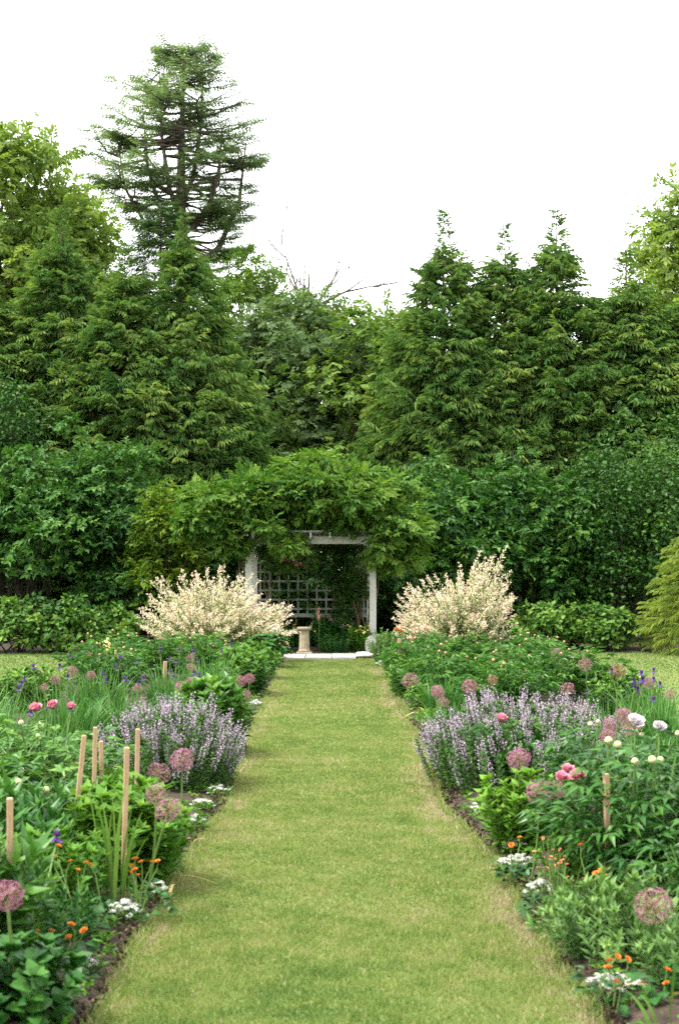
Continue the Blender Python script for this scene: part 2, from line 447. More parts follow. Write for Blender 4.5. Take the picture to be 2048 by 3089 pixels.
def bed(name, xa, xb, y0, y1, ny, nx=14, seed=0, soft=0):
    ys = np.linspace(y0, y1, ny); v = []; f = []
    for y in ys:
        A, B = xa(y), xb(y)
        for i in range(nx):
            t = i / (nx - 1); x = A + (B - A) * t
            e = min(1, min(t, 1 - t) * 8)
            h = .004 + e * (.03 + .05 * vnoise(x, y, .35, seed) + .03 * vnoise(x, y, .1, seed + 1))
            if t in (0, 1): h = -.012
            if soft: h = -.004 + (h + .004) * min(1, max(0, (y - y0) / soft - .4 * float(vnoise(x, y, .5, 77))))
            v.append((x, y, float(h)))
    for j in range(ny - 1):
        for i in range(nx - 1):
            q = j * nx + i; f.append((q, q + 1, q + nx + 1, q + nx))
    return Acc().add(T(v, f))
o = link('flower_bed_soil', bed('b', lambda y: -float(outer(y)) + .15 * float(vnoise(y, 1, 2, 2)), lambda y: float(edge_left(y)), 2.2, 27.2, 420, 20, 1).mesh('bed', M['soil'], True), kind='structure')
o = link('flower_bed_soil', bed('b', lambda y: float(edge_right(y)), lambda y: float(outer(y)) + .15 * float(vnoise(y, 7, 2, 4)) - .1, 2.2, 27.2, 420, 20, 6).mesh('bed', M['soil'], True), kind='structure')
o = link('woodland_soil', bed('b', lambda y: -24, lambda y: 24, 28.6, 42, 70, 120, 9, 1.3).mesh('bed', M['mulch'], True), kind='structure')

def blades(x, y, h, w, tint, seed, lean=.5):
    r = rngf(seed); n = len(x); az = r.random(n) * 2 * PI
    c, s = np.cos(az), np.sin(az)
    ln = r.uniform(.15, 1.0, n) * lean
    la = r.random(n) * 2 * PI
    V = np.zeros((n, 3, 3))
    V[:, 0] = np.stack([x - c * w, y - s * w, np.zeros(n) - .002], 1)
    V[:, 1] = np.stack([x + c * w, y + s * w, np.zeros(n) - .002], 1)
    V[:, 2] = np.stack([x + np.cos(la) * ln * h, y + np.sin(la) * ln * h, h * (1 - .35 * ln)], 1)
    t = T.__new__(T); t.v = V.reshape(-1, 3)
    t.loops = np.arange(3 * n)
    t.sizes = np.full(n, 3); t.t = np.repeat(tint, 3); t.m = np.zeros(n, int); t.f = None
    return t

def lawn_tint(x, y, r):
    n = len(x)
    t = .33 + .22 * (vnoise(x, y, .5, 21) - .5) + .30 * (vnoise(x, y, .12, 22) - .5) + .18 * (vnoise(x, y, .045, 23) - .5) + .2 * (vnoise(x, y, 1.6, 24) - .5)
    dl = x - edge_left(y); dr = edge_right(y) - x
    e = np.minimum(np.clip(dl, 0, 9), np.clip(dr, 0, 9))
    inside = (dl > -.1) & (dr > -.1)
    wid = .12 + .26 * vnoise(x * 0, y, .9, 31)
    dry = np.clip(1 - e / wid, 0, 1) * np.clip(.3 + 1.1 * vnoise(x, y, .4, 33), 0, 1)
    dry = np.where(dl < dr, dry * .8, dry)
    t = t + inside * .42 * dry + r.normal(0, .075, n)
    t = np.where(r.random(n) < .015, .95, t)
    return np.clip(t, 0.02, .98)

a = Acc()
for (y0, y1, dens, w, h) in ((3.2, 6.5, 19000, .0034, .020), (6.5, 10, 12000, .0043, .020), (10, 15, 6000, .0065, .021), (15, 27.0, 2800, .011, .023)):
    r = rngf(int(y0 * 10)); n = int((y1 - y0) * 1.95 * dens)
    x = r.uniform(-.97, 1.04, n); y = r.uniform(y0, y1, n)
    k = (x > edge_left(y) - .015) & (x < edge_right(y) + .015); x, y = x[k], y[k]
    hh = h * r.uniform(.55, 1.3, len(x)) * (.75 + .5 * vnoise(x, y, .2, 41))
    a.add(blades(x, y, hh, w * r.uniform(.7, 1.2, len(x)), lawn_tint(x, y, r), int(y0 * 7)), tint=0)
# ragged longer grass along the cut edges
for side in (0, 1):
    r = rngf(60 + side); n = 9000
    y = r.uniform(3.2, 26, n) ** 1.0; y = 3.2 + (y - 3.2) * r.random(n) ** .5
    x = (edge_left(y) if side == 0 else edge_right(y)) + r.normal(0, .022, n)
    a.add(blades(x, y, r.uniform(.025, .065, n), r.uniform(.002, .0035, n) * (1 + y / 12), np.clip(.38 + r.normal(0, .2, n), 0, 1), 61 + side, .9), tint=0)
o = link('lawn_grass', a.mesh('lawn_grass', M['blade']), kind='stuff')
tag(o, 'mown grass path with straw-coloured edges running between the two flower beds', 'grass')
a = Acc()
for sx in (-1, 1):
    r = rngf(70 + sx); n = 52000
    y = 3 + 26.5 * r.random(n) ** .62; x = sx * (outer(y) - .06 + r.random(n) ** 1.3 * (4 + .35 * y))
    t = np.clip(.12 + .25 * (vnoise(x, y, .6, 25) - .5) + .3 * (vnoise(x, y, 2.4, 26) - .3) + r.normal(0, .1, n), 0, 1)  # low tint stands in for tree shade on the side lawns
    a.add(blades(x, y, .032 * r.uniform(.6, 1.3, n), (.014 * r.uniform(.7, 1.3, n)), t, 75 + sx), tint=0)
r = rngf(79); n = 9000; x = r.uniform(-4, 4, n); y = r.uniform(26.6, 29.2, n)
k = ~((np.abs(x + .17) < .72) & (y < 28.2)); x, y = x[k], y[k]
a.add(blades(x, y, .03 * r.uniform(.6, 1.2, len(x)), .009 * r.uniform(.7, 1.3, len(x)), np.clip(.3 + r.normal(0, .12, len(x)), 0, 1), 78), tint=0)
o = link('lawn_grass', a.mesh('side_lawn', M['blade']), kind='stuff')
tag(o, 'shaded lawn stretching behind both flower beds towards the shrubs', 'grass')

# clods and crumbs of soil on the bed margins
a = Acc(); r = rngf(90)
clod = T([(.5, 0, 0), (-.4, .4, .05), (-.3, -.5, 0), (.1, .1, .5), (0, 0, -.3)], [(0, 1, 3), (1, 2, 3), (2, 0, 3), (1, 0, 4), (2, 1, 4), (0, 2, 4)])
for sx in (0, 1):
    n = 3000; y = 3.3 + 12 * r.random(n) ** 1.6
    off = .01 + .28 * r.random(n) ** 1.5
    x = np.where(sx == 0, edge_left(y) - off, edge_right(y) + off)
    a.add(clod, np.stack([x, y, .022 + .04 * r.random(n)], 1), basis(rand_dir(r, n), rand_dir(r, n)), r.uniform(.006, .026, n), r.random(n) ** 2)
o = link('soil_crumbs', a.mesh('soil_crumbs', M['clod']), kind='stuff')
tag(o, 'dark soil crumbs scattered along the edges of the flower beds', 'soil')

# ------------------------------------------------------------------ background trees
FANS = [fan_t(5, 58, .50, .30, .125, .35, s, .30) for s in range(3)]

def arborvitae_parts(seed, H=11.0, R=2.6, ncl=720):
    r = rngf(seed); a = Acc()
    def prof(z):
        return R * np.interp(z / H, [0, .12, .30, .46, .61, .77, .86, .91, .97, 1.03], [.98, 1.05, 1.04, .96, .75, .47, .31, .19, .08, .0])
    zs = np.linspace(.15, H * .95, 400); w = prof(zs) + .42; w /= w.sum()
    z = r.choice(zs, ncl, p=w) + r.normal(0, .05, ncl)
    th = r.random(ncl) * 2 * PI
    rr0 = np.maximum(.4, prof(z)); rr = prof(z) * r.uniform(.88, 1.08, ncl) * (1 + .30 * (vnoise(th * rr0, z, .75, seed) - .5))
    inn = r.random(ncl) < .22; rr[inn] *= r.uniform(.45, .8, inn.sum())
    o = np.stack([np.cos(th), np.sin(th), np.full(ncl, .30)], 1); o[:, 2] += r.uniform(-.15, .3, ncl)
    c = np.stack([rr * np.cos(th), rr * np.sin(th), z], 1)
    kk = 9; idx = np.repeat(np.arange(ncl), kk); m = len(idx)
    tang = np.stack([-np.sin(th), np.cos(th), np.zeros(ncl)], 1)[idx]
    topf = np.clip((z[idx] / H - .6) / .4, 0, 1)
    spread = .24 * (1 - .5 * topf)
    p = c[idx] + tang * r.normal(0, 1, (m, 1)) * spread[:, None] + np.array([0, 0, 1]) * r.normal(0, .13, (m, 1)) - unit(o[idx]) * r.uniform(0, .55, (m, 1))
    d = unit(o[idx] + tang * r.normal(0, .65, (m, 1)) + np.array([0, 0, 1]) * r.normal(.0, .28, (m, 1)))
    nrm = np.array([0, 0, 1.]) + o[idx] * .55 + r.normal(0, .3, (m, 3))
    ct = r.normal(0, .12, ncl)
    for s in range(3):
        k = np.arange(m) % 3 == s
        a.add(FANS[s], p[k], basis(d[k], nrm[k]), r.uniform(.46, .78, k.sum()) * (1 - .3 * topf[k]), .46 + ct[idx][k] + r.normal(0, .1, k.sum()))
    # feathery leader at the top
    n = 90; zt = r.uniform(H * .86, H * 1.04, n); th = r.random(n) * 2 * PI; q = (H * 1.02 - zt) * .5
    p = np.stack([q * np.cos(th) * .4, q * np.sin(th) * .4, zt], 1)
    d = np.stack([np.cos(th), np.sin(th), r.uniform(.3, 1.0, n)], 1)
    a.add(FANS[0], p, basis(d, np.tile([0, 0, 1.], (n, 1)) + r.normal(0, .3, (n, 3))), r.uniform(.2, .38, n), .5 + r.normal(0, .12, n))
    tr = Acc()
    pts = np.array([(0, 0, 0), (.03, 0, H * .3), (.0, .03, H * .6), (.04, .0, H * .85), (.02, .0, H * 1.03)])
    tr.add(tube_t(pts, [.2, .15, .09, .04, .008], 8))
    for i in range(70):
        zb = r.uniform(.6, H * .93); an = r.random() * 2 * PI; L = float(prof(np.array(zb))) * .85
        b = np.array([0, 0, zb]); e = b + np.array([math.cos(an) * L, math.sin(an) * L, L * .28])
        tr.add(tube_t([b, (b + e) / 2 + [0, 0, -.05 * L], e], [.035, .022, .006], 4))
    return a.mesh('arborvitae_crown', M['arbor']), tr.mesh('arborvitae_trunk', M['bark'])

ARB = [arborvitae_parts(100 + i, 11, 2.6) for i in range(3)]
def arborvitae(x, y, h, var, rz, label, w=1.0):
    t = thing('arborvitae', label, 'tree', (x, y, 0), rz, 'tall arborvitae screening the back of the garden', (w, w, h / 11.2))
    link('crown', ARB[var][0], t, 'stuff'); link('trunk', ARB[var][1], t)
arborvitae(gx(-20, 38.5), 38.5, 9.6, 1, .4, 'arborvitae cut by the left picture edge, behind the dark privet')
arborvitae(gx(140, 39.5), 39.5, 11.5, 0, 1.2, 'tall arborvitae in front of the bright broadleaf trees at upper left')
arborvitae(gx(290, 38.5), 38.5, 10.4, 2, 2.2, 'shorter arborvitae between two taller ones below the big fir', .9)
arborvitae(gx(425, 39), 39, 11.3, 1, 3.3, 'arborvitae left of the gap above the pergola, below the big fir', .86)
arborvitae(gx(1025, 39), 39, 11.35, 0, 4.1, 'arborvitae right of the gap above the pergola, leftmost of the right-hand row', .84)
arborvitae(gx(1165, 39.6), 39.6, 11.1, 2, 5.0, 'second arborvitae from the gap in the right-hand row', .92)
arborvitae(gx(1283, 39.2), 39.2, 11.4, 1, .9, 'third arborvitae from the gap in the right-hand row, with one tall thin leader', .92)
arborvitae(gx(1447, 39), 39, 10.3, 0, 2.7, 'lower-topped arborvitae, fourth from the gap in the right-hand row')
arborvitae(gx(1590, 39), 39, 9.6, 2, 3.6, 'arborvitae cut by the right picture edge')

LEAF2 = leaf2_t(.25, .12)
def broadleaf(name, label, x, y, R, cz, ncl, cr, per, size, mat, seed, leaf=LEAF2, group=None, zlo=-.5, trunk_h=None, r0=.3, tint=.5, jit=.2, droop=.25, upw=.6, n_tw=7, extra=None, flat=.7):
    t = thing(name, label, 'tree', (x, y, 0), 0, group)
    cl = dome_clumps(ncl, R, cz, cr, seed, zlo, flat, jit)
    if extra is not None: cl = np.concatenate([cl, np.asarray(extra, float)])
    a = Acc()
    for s in range(2):
        clump_foliage(a, cl, int(per * .62), twig_t(n_tw, LEAF2, .54, seed + s), size * .80, seed + 10 + s, upw, .6, .4, droop, tint)
    link('crown', a.mesh('crown', mat), t, 'stuff')
    link('trunk', trunk_limbs(cl, trunk_h or cz, r0, seed + 3, nl=26).mesh('trunk', M['bark'], True), t)
    return t
GRP_T = 'broadleaf trees behind the evergreens'
broadleaf('broadleaf_tree', 'bright yellow-green broadleaf tree at the upper left picture edge', gx(0, 48), 48, (3.3, 3.4, 5.6), 10.6, 120, .95, 42, .50, M['lime'], 200, group=GRP_T)
broadleaf('broadleaf_tree', 'bright green broadleaf tree between the left edge and the big fir', gx(135, 50), 50, (1.9, 2.6, 5.0), 10.9, 80, .8, 42, .48, M['lime'], 210, group=GRP_T, tint=.4)
broadleaf('oak_tree', 'rounded grey-green oak filling the gap above the pergola', gx(710, 54), 54, (3.5, 3.6, 5.9), 6.4, 210, .9, 34, .52, M['oakgrey'], 220, group=GRP_T, droop=.5, upw=.4)
broadleaf('oak_tree', 'darker green oak just right of the big fir', gx(595, 57), 57, (2.6, 3, 6.0), 8.2, 100, .8, 42, .46, M['oak'], 230, group=GRP_T)
broadleaf('broadleaf_tree', 'yellowish broadleaf tree peeking between the oak and the right-hand arborvitae', gx(865, 52), 52, (2.6, 3, 5.5), 5.9, 110, .8, 44, .46, M['oak'], 240, group=GRP_T, tint=.8)
broadleaf('broadleaf_tree', 'bright green broadleaf tree at the upper right picture edge', gx(1590, 47), 47, (2.3, 3, 5.2), 9.2, 90, .85, 44, .48, M['lime'], 250, group=GRP_T, tint=.55)
broadleaf('broadleaf_tree', 'green broadleaf tree seen low behind the right-hand arborvitae', gx(1380, 49), 49, (5.5, 3, 4.8), 5.0, 70, 1.1, 22, .6, M['oak'], 260, group=GRP_T, tint=.4)
broadleaf('broadleaf_tree', 'green broadleaf tree seen low behind the left-hand arborvitae', gx(300, 49), 49, (5.0, 3, 5.2), 6.0, 70, 1.1, 22, .6, M['oak'], 270, group=GRP_T, tint=.4)

# big fir
def big_fir():
    D = 60; x0 = gx(412, D)
    t = thing('fir_tree', 'tall old fir with many upright stems rising above all other trees', 'tree', (x0, D, 0))
    r = rngf(300); tr = Acc(); a = Acc()
    main = np.array([(.0, 0, 0), (.1, 0, 8), (.25, 0, 14), (.1, 0, 17.5), (.15, 0, 20.5), (.25, 0, 23.4)])
    tr.add(tube_t(main, [.42, .36, .30, .21, .13, .03], 9))
    stems = [main]
    for (xb, zb, xt, zt, yy, rad) in ((.2, 15.8, -1.55, 21.6, .4, .12), (.1, 16.6, -.75, 22.8, -.3, .13), (.15, 17.2, 1.05, 23.5, .2, .12), (.6, 16.2, 1.9, 20.3, -.5, .13), (.3, 14.2, 2.85, 20.0, .3, .16), (.05, 15.4, -2.5, 19.9, -.4, .10)):
        p = np.array([(xb, 0, zb), (xb + (xt - xb) * .55, yy * .5, zb + (zt - zb) * .22), (xb + (xt - xb) * .88, yy, zb + (zt - zb) * .55), (xt, yy, zt)])
        tr.add(tube_t(p, [rad, rad * .85, rad * .6, .02], 6)); stems.append(p)
    lim = lambda z, s: np.interp(z, [14.8, 15.6, 17.0, 18.2, 18.9, 20.0, 21.2, 22.2, 23.2, 24.0], ([1.2, 2.0, 3.0, 3.9, 3.75, 3.5, 3.1, 2.6, 1.6, .6] if s < 0 else [2.6, 2.8, 3.0, 3.4, 3.5, 3.5, 2.6, 2.3, 2.1, .9]))
    fan = fan_t(4, 60, .46, .3, .12, .05, 5, .06, .12)
    for i in range(235):
        z = r.uniform(17.0, 23.9) if i > 48 else r.uniform(14.6, 17.6)
        st = stems[r.integers(len(stems))] if z > 17 else main
        if not (st[0][2] + .4 < z < st[-1][2]): st = main
        z = min(z, 23.5)
        b = np.array([np.interp(z, st[:, 2], st[:, 0]), np.interp(z, st[:, 2], st[:, 1]), z])
        an = r.random() * 2 * PI if i > 30 else r.normal(0, .6)
        dx, dy = math.cos(an), math.sin(an)
        L = lim(z, dx) * r.uniform(.7, 1.08)
        e = np.array([dx * L + .1, dy * L * .9, z + r.uniform(-.2, .45) * L * .6])
        if z > 22.3: e[2] += (z - 22.3) * r.uniform(-.1, .45); e[:2] *= 1 - .25 * (z - 22.3)
        m = (b + e) / 2 + np.array([0, 0, -.10 * L])
        pts = np.array([b, (b * .55 + m * .45), m, m * .5 + e * .5 + [0, 0, -.04], e])
        tr.add(tube_t(pts, np.array([.05, .042, .032, .02, .007]) * (.6 + .2 * L), 4))
        n = int(8 + 9.5 * L); tt = r.uniform(.42 if z < 20.5 else .15, 1.02, n) ** .85
        seg = np.clip(tt * 4, 0, 3.999); si = seg.astype(int); fr = (seg - si)[:, None]
        p = pts[si] * (1 - fr) + pts[si + 1] * fr
        dirb = unit(np.array([e[0] - b[0], e[1] - b[1], 0.02]))
        side = np.array([-dirb[1], dirb[0], 0])
        off = r.normal(0, 1, (n, 1)) * .34 * (1.1 - .6 * tt[:, None])
        p = p + side * off + np.array([0, 0, 1]) * r.normal(.03, .05, (n, 1))
        d = unit(dirb + side * np.sign(off) * r.uniform(.2, .9, (n, 1)) + np.array([0, 0, 1]) * r.uniform(-.1, .3, (n, 1)))
        a.add(fan, p, basis(d, np.array([0, 0, 1.]) + r.normal(0, .28, (n, 3))), r.uniform(.40, .66, n), .5 + r.normal(0, .16, n))
    link('crown', a.mesh('fir_crown', M['fir']), t, 'stuff')
    link('trunk', tr.mesh('fir_trunk', M['firbark'], True), t)
big_fir()

def spruce():
    D = 52; H = gz(468, D); t = thing('blue_spruce', 'dense blue-green spruce top in front of the big fir', 'tree', (gx(372, D), D, 0))
    r = rngf(320); a = Acc(); n = 3400
    z = H * (1 - r.random(n) ** .8 * .42); rad = .3 + (H - z) * .42; rad = np.minimum(rad, 1.45)
    th = r.random(n) * 2 * PI; lay = np.round(z / .38) * .38 + r.normal(0, .05, n); q = rad * r.uniform(.25, 1.05, n)
    p = np.stack([q * np.cos(th), q * np.sin(th), lay - .1 * q], 1)
    d = np.stack([np.cos(th), np.sin(th), r.uniform(-.1, .25, n)], 1) + r.normal(0, .3, (n, 3)) * [1, 1, .3]
    a.add(fan_t(4, 55, .4, .3, .13, .05, 8, .05, .1), p, basis(d, np.array([0, 0, 1.]) + r.normal(0, .25, (n, 3))), r.uniform(.36, .6, n), .5 + r.normal(0, .17, n))
    link('crown', a.mesh('spruce_crown', M['spruce']), t, 'stuff')
    link('trunk', Acc().add(tube_t([(0, 0, 0), (0, 0, H * .6), (0, 0, H)], [.22, .10, .015], 8)).mesh('t', M['shadebark'], True), t)
spruce()

def dead_tree():
    D = 57; t = thing('dead_tree', 'bare leafless branch tips sticking up above the oak in the gap', 'tree', (gx(715, D), D, 0))
    r = rngf(330); a = Acc(); z0 = gz(720, D)
    a.add(tube_t([(0, 0, 0), (.1, 0, z0 * .5), (0, 0, z0)], [.28, .22, .13], 7))
    def br(b, d, L, rad, dep):
        n = 5; pts = [np.array(b, float)]; dd = unit(np.array(d, float))
        for i in range(n):
            dd = unit(dd + r.normal(0, .12, 3) + [0, 0, .05]); pts.append(pts[-1] + dd * L / n)
        a.add(tube_t(pts, np.linspace(rad, rad * .35, n + 1), 4))
        if dep:
            for q in range(4):
                i = r.integers(1, n + 1)
                br(pts[i], dd + r.normal(0, .55, 3) * [1, .6, .5], L * r.uniform(.4, .62), rad * .45, dep - 1)
    for (dx, dz, L) in ((-1.1, 1.5, 3.3), (.15, 1, 1.5), (.9, .9, 2.3), (1.4, 1.1, 2.8), (-.5, .9, 2.1)):
        br((0, 0, z0), (dx, r.normal(0, .15), dz), L, .07, 2)
    link('branches', a.mesh('dead_branches', M['firbark']), t)
dead_tree()

# ------------------------------------------------------------------ shrubs behind the lawn
RAG = rngf(444)
def rag(rx, z, n=16): return [(RAG.uniform(-rx, rx), RAG.uniform(-.3, .6), z + RAG.uniform(-.3, 1.15) * (1 - .4 * abs(i % 3 - 1)), .34, .34, .22) for i in range(n)]
LEAFDW = leafd_t(.36)
def shrub(name, label, x, y, R, cz, ncl, cr, per, size, mat, seed, leaf=LEAFD, cat='shrub', group=None, zlo=-.35, flat=.5, jit=.22, droop=.2, upw=.8, wob=.35, tint=.45, n_tw=6, spread=60, single=False, inner=.25, stems=9, zbias=.3, extra=None, tv=.18):
    t = thing(name, label, cat, (x, y, 0), 0, group)
    cl = dome_clumps(ncl, R, cz, cr, seed, zlo, flat, jit, inner)
    if extra is not None: cl = np.concatenate([cl, np.asarray(extra, float)])
    cl[:, 2] = np.maximum(cl[:, 2], cl[:, 5] * .7 + .05)
    a = Acc()
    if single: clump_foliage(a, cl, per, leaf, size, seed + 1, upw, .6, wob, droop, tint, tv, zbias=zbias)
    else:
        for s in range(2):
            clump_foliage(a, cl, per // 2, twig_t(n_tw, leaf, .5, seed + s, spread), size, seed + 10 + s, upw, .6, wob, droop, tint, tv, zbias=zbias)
    link('foliage', a.mesh('foliage', mat), t, 'stuff')
    if stems:
        r = rngf(seed + 5); b = Acc()
        for k in r.choice(len(cl), min(stems * 2, len(cl)), replace=False):
            c = cl[k, :3]; s0 = np.array([r.normal(0, .14), r.normal(0, .1), 0])
            m = s0 * .5 + c * .5 + [0, 0, .15 * c[2]] - np.array([c[0], c[1], 0]) * .15
            b.add(tube_t([s0, (s0 + m) / 2, m, (m + c) / 2, c], np.linspace(.035, .008, 5) * min(1.3, .4 + R[2] * .4), 5))
        link('stems', b.mesh('stems', M['shadebark']), t, 'stuff')
    return t
VG = 'large viburnum shrubs under the arborvitae'
shrub('viburnum', 'dark green viburnum at the left picture edge above the hydrangeas', gx(60, 32.5), 32.5, (1.9, 1.5, 1.35), 2.4, 110, .42, 26, .26, M['vib'], 400, group=VG, zlo=-.55, extra=rag(1.7, 3.6))
shrub('viburnum', 'tall layered viburnum left of the yellow-green shrub', gx(235, 33), 33, (1.6, 1.5, 1.45), 2.65, 110, .42, 26, .26, M['vib'], 410, group=VG, zlo=-.5, extra=rag(1.5, 3.9))
shrub('viburnum', 'shaded viburnum reaching low between hydrangeas and left willow', gx(285, 32.2), 32.2, (.9, .8, .55), 1.15, 28, .32, 24, .24, M['vib'], 415, group=VG, tint=.35)  # lower leaf tint puts its shade into the colour
shrub('yellow_green_shrub', 'yellow-green shrub between the dark viburnum and the pergola vine', gx(388, 31.6), 31.6, (.72, .6, 1.45), 2.1, 60, .28, 26, .21, M['yellowshrub'], 420, upw=.4, zlo=-.8)
shrub('viburnum', 'dark viburnum just right of the pergola vine', gx(1075, 32.6), 32.6, (1.35, 1.3, 1.5), 2.1, 110, .40, 26, .25, M['vib'], 430, group=VG, zlo=-.75, extra=rag(1.2, 3.2))
shrub('viburnum', 'dark viburnum in the middle of the right-hand shrubs, behind the right hydrangeas', gx(1235, 33), 33, (1.5, 1.4, 1.55), 2.15, 120, .42, 26, .25, M['vib'], 440, group=VG, zlo=-.75, extra=rag(1.4, 3.3))
shrub('viburnum', 'shaded viburnum directly behind the pergola lattice', gx(700, 34.6), 34.6, (2.7, 1.3, 1.9), 1.9, 150, .5, 26, .26, M['vib'], 450, group=VG, zlo=-.8, tint=.3)  # leaf tint lowered to carry the shade behind the lattice
shrub('viburnum', 'shaded viburnum behind the left pergola post', gx(510, 34), 34, (1.6, 1.2, 1.6), 1.8, 90, .5, 26, .26, M['vib'], 455, group=VG, zlo=-.8, tint=.3)  # same lowered tint, shade put into the leaves
shrub('viburnum', 'deeply shaded viburnum closing the gap far behind the lattice', gx(760, 37.5), 37.5, (2.4, 1.2, 2.2), 2.1, 150, .55, 26, .3, M['vib'], 457, group=VG, zlo=-.85, tint=.3)  # shade deepened by a low leaf tint
shrub('privet_shrub', 'tall fine-leaved privet at the right, beside the golden cypress', gx(1430, 32.8), 32.8, (1.9, 1.4, 2.2), 2.2, 170, .42, 60, .115, M['holly'], 460, single=True, zlo=-.8, flat=.9, upw=.3, leaf=LEAFDW, extra=[(-.6 + .2 * i, .0, 3.7 + .3 * i, .6, .5, .6) for i in range(6)])
shrub('privet_shrub', 'tall fine-leaved privet at the far right behind the golden cypress', gx(1600, 34), 34, (1.5, 1.4, 2.7), 2.7, 120, .5, 56, .115, M['holly'], 470, single=True, zlo=-.8, flat=.9, upw=.3, leaf=LEAFDW)
shrub('privet_shrub', 'tall dark fine-leaved privet at the left picture edge', gx(10, 35), 35, (1.1, 1.2, 3.3), 3.1, 110, .45, 60, .115, M['holly'], 480, single=True, zlo=-.6, flat=.9, upw=.3, leaf=LEAFDW, tint=.35)
HG = 'hydrangea mounds along the back of the lawn'
for i, (u, D, rx, h, lab) in enumerate(((30, 29.0, .78, 1.0, 'rounded hydrangea at the left end of the lawn'), (150, 28.9, .72, 1.0, 'rounded hydrangea with upright tips, second from the left edge'),
        (262, 29.3, .55, .82, 'small hydrangea half hidden behind the left dappled willow'), (1262, 30.1, .72, .85, 'hydrangea just right of the right dappled willow'),
        (1400, 29.7, .66, .88, 'light green hydrangea at the end of the right lawn'))):
    shrub('hydrangea', lab, gx(u, D), D, (rx, .6, h * .5), h * .5, 60, .2, 34, .125, M['hyd'], 500 + i * 7, leaf=LEAFW, group=HG, single=True, zlo=-.7, flat=.6, upw=.6, tint=.45, stems=6,
          extra=[(.25 * q - .2 * i % 2, 0, h * (1.0 + .04 * q), .12, .12, .12) for q in range(3)])

# golden cypress on the right edge
def golden_cypress():
    t = thing('golden_cypress', 'golden-green cypress with feathery sprays cut by the right picture edge', 'shrub', (gx(1690, 28.6), 28.6, 0))
    r = rngf(560); a = Acc(); n = 1900; H = 3.3
    z = r.uniform(.1, H, n); rad = 1.45 * np.clip(1 - (z / H) ** 2.2, .05, 1)
    th = r.random(n) * 2 * PI; q = rad * r.uniform(.7, 1.06, n) * (1 + .2 * (vnoise(th * 2, z, .5, 3) - .5))
    p = np.stack([q * np.cos(th), q * np.sin(th), z], 1)
    d = np.stack([np.cos(th), np.sin(th), r.uniform(-.3, .4, n)], 1) + r.normal(0, .3, (n, 3))
    a.add(fan_t(6, 42, .38, .26, .07, .35, 9, .35), p, basis(d, np.array([0, 0, .8]) + d * .5 + r.normal(0, .3, (n, 3))), r.uniform(.3, .52, n), .5 + r.normal(0, .2, n))
    link('foliage', a.mesh('cypress', M['gold']), t, 'stuff')
    link('trunk', Acc().add(tube_t([(0, 0, 0), (.02, 0, 1.6), (0, 0, 3.1)], [.12, .08, .02], 7)).mesh('t', M['bark'], True), t)
golden_cypress()

# ------------------------------------------------------------------ pergola
PX0, PX1, PY0, PY1 = gx(575, 29.6), gx(861, 29.6), 29.6, 31.9
def pergola():
    t = thing('pergola', 'white wooden pergola with square posts and a lattice back at the path end', 'pergola', (0, 0, 0))
    def part(name, tm, mat='paint', parent=t):
        return link(name, Acc().add(tm).mesh(name, M[mat]), parent)
    for x in (PX0, PX1):
        for y in (PY0, PY1):
            w = .068
            p = part('post', box_t(x - w, x + w, y - w, y + w, -.05, 2.235, .006))
            link('capital', Acc().add(box_t(x - .085, x + .085, y - .085, y + .085, 1.93, 1.975, .008)).add(box_t(x - .098, x + .098, y - .098, y + .098, 1.975, 2.03, .01)).mesh('capital', M['paint']), p)
            link('plinth', Acc().add(box_t(x - .09, x + .09, y - .09, y + .09, -.04, .16, .01)).mesh('plinth', M['paint']), p)
    for y in (PY0, PY1):
        part('beam', box_t(PX0 - .42, PX1 + .42, y - .075, y - .03, 2.24, 2.40, .006))
        part('beam', box_t(PX0 - .42, PX1 + .42, y + .03, y + .075, 2.24, 2.40, .006))
    n = 9
    for i in range(n):
        x = PX0 - .3 + (PX1 - PX0 + .6) * i / (n - 1)
        part('rafter', box_t(x - .02, x + .02, PY0 - .4, PY1 + .35, 2.345, 2.475, .004))
    for i in range(6):
        y = PY0 - .2 + (PY1 - PY0 + .4) * i / 5
        part('batten', box_t(PX0 - .45, PX1 + .45, y - .02, y + .02, 2.478, 2.515))
    # lattice screen between the back posts
    yb = PY1 - .02; x0, x1 = PX0 + .08, PX1 - .08
    z0, z1 = .68, 2.2
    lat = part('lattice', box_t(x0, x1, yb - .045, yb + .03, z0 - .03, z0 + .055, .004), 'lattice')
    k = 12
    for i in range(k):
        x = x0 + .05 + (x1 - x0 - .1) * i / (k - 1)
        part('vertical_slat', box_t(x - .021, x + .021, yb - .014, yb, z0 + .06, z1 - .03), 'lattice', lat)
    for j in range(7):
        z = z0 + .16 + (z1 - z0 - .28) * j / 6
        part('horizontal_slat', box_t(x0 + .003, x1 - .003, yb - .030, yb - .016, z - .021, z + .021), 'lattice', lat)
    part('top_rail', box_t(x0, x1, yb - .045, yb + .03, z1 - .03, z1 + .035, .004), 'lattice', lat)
pergola()

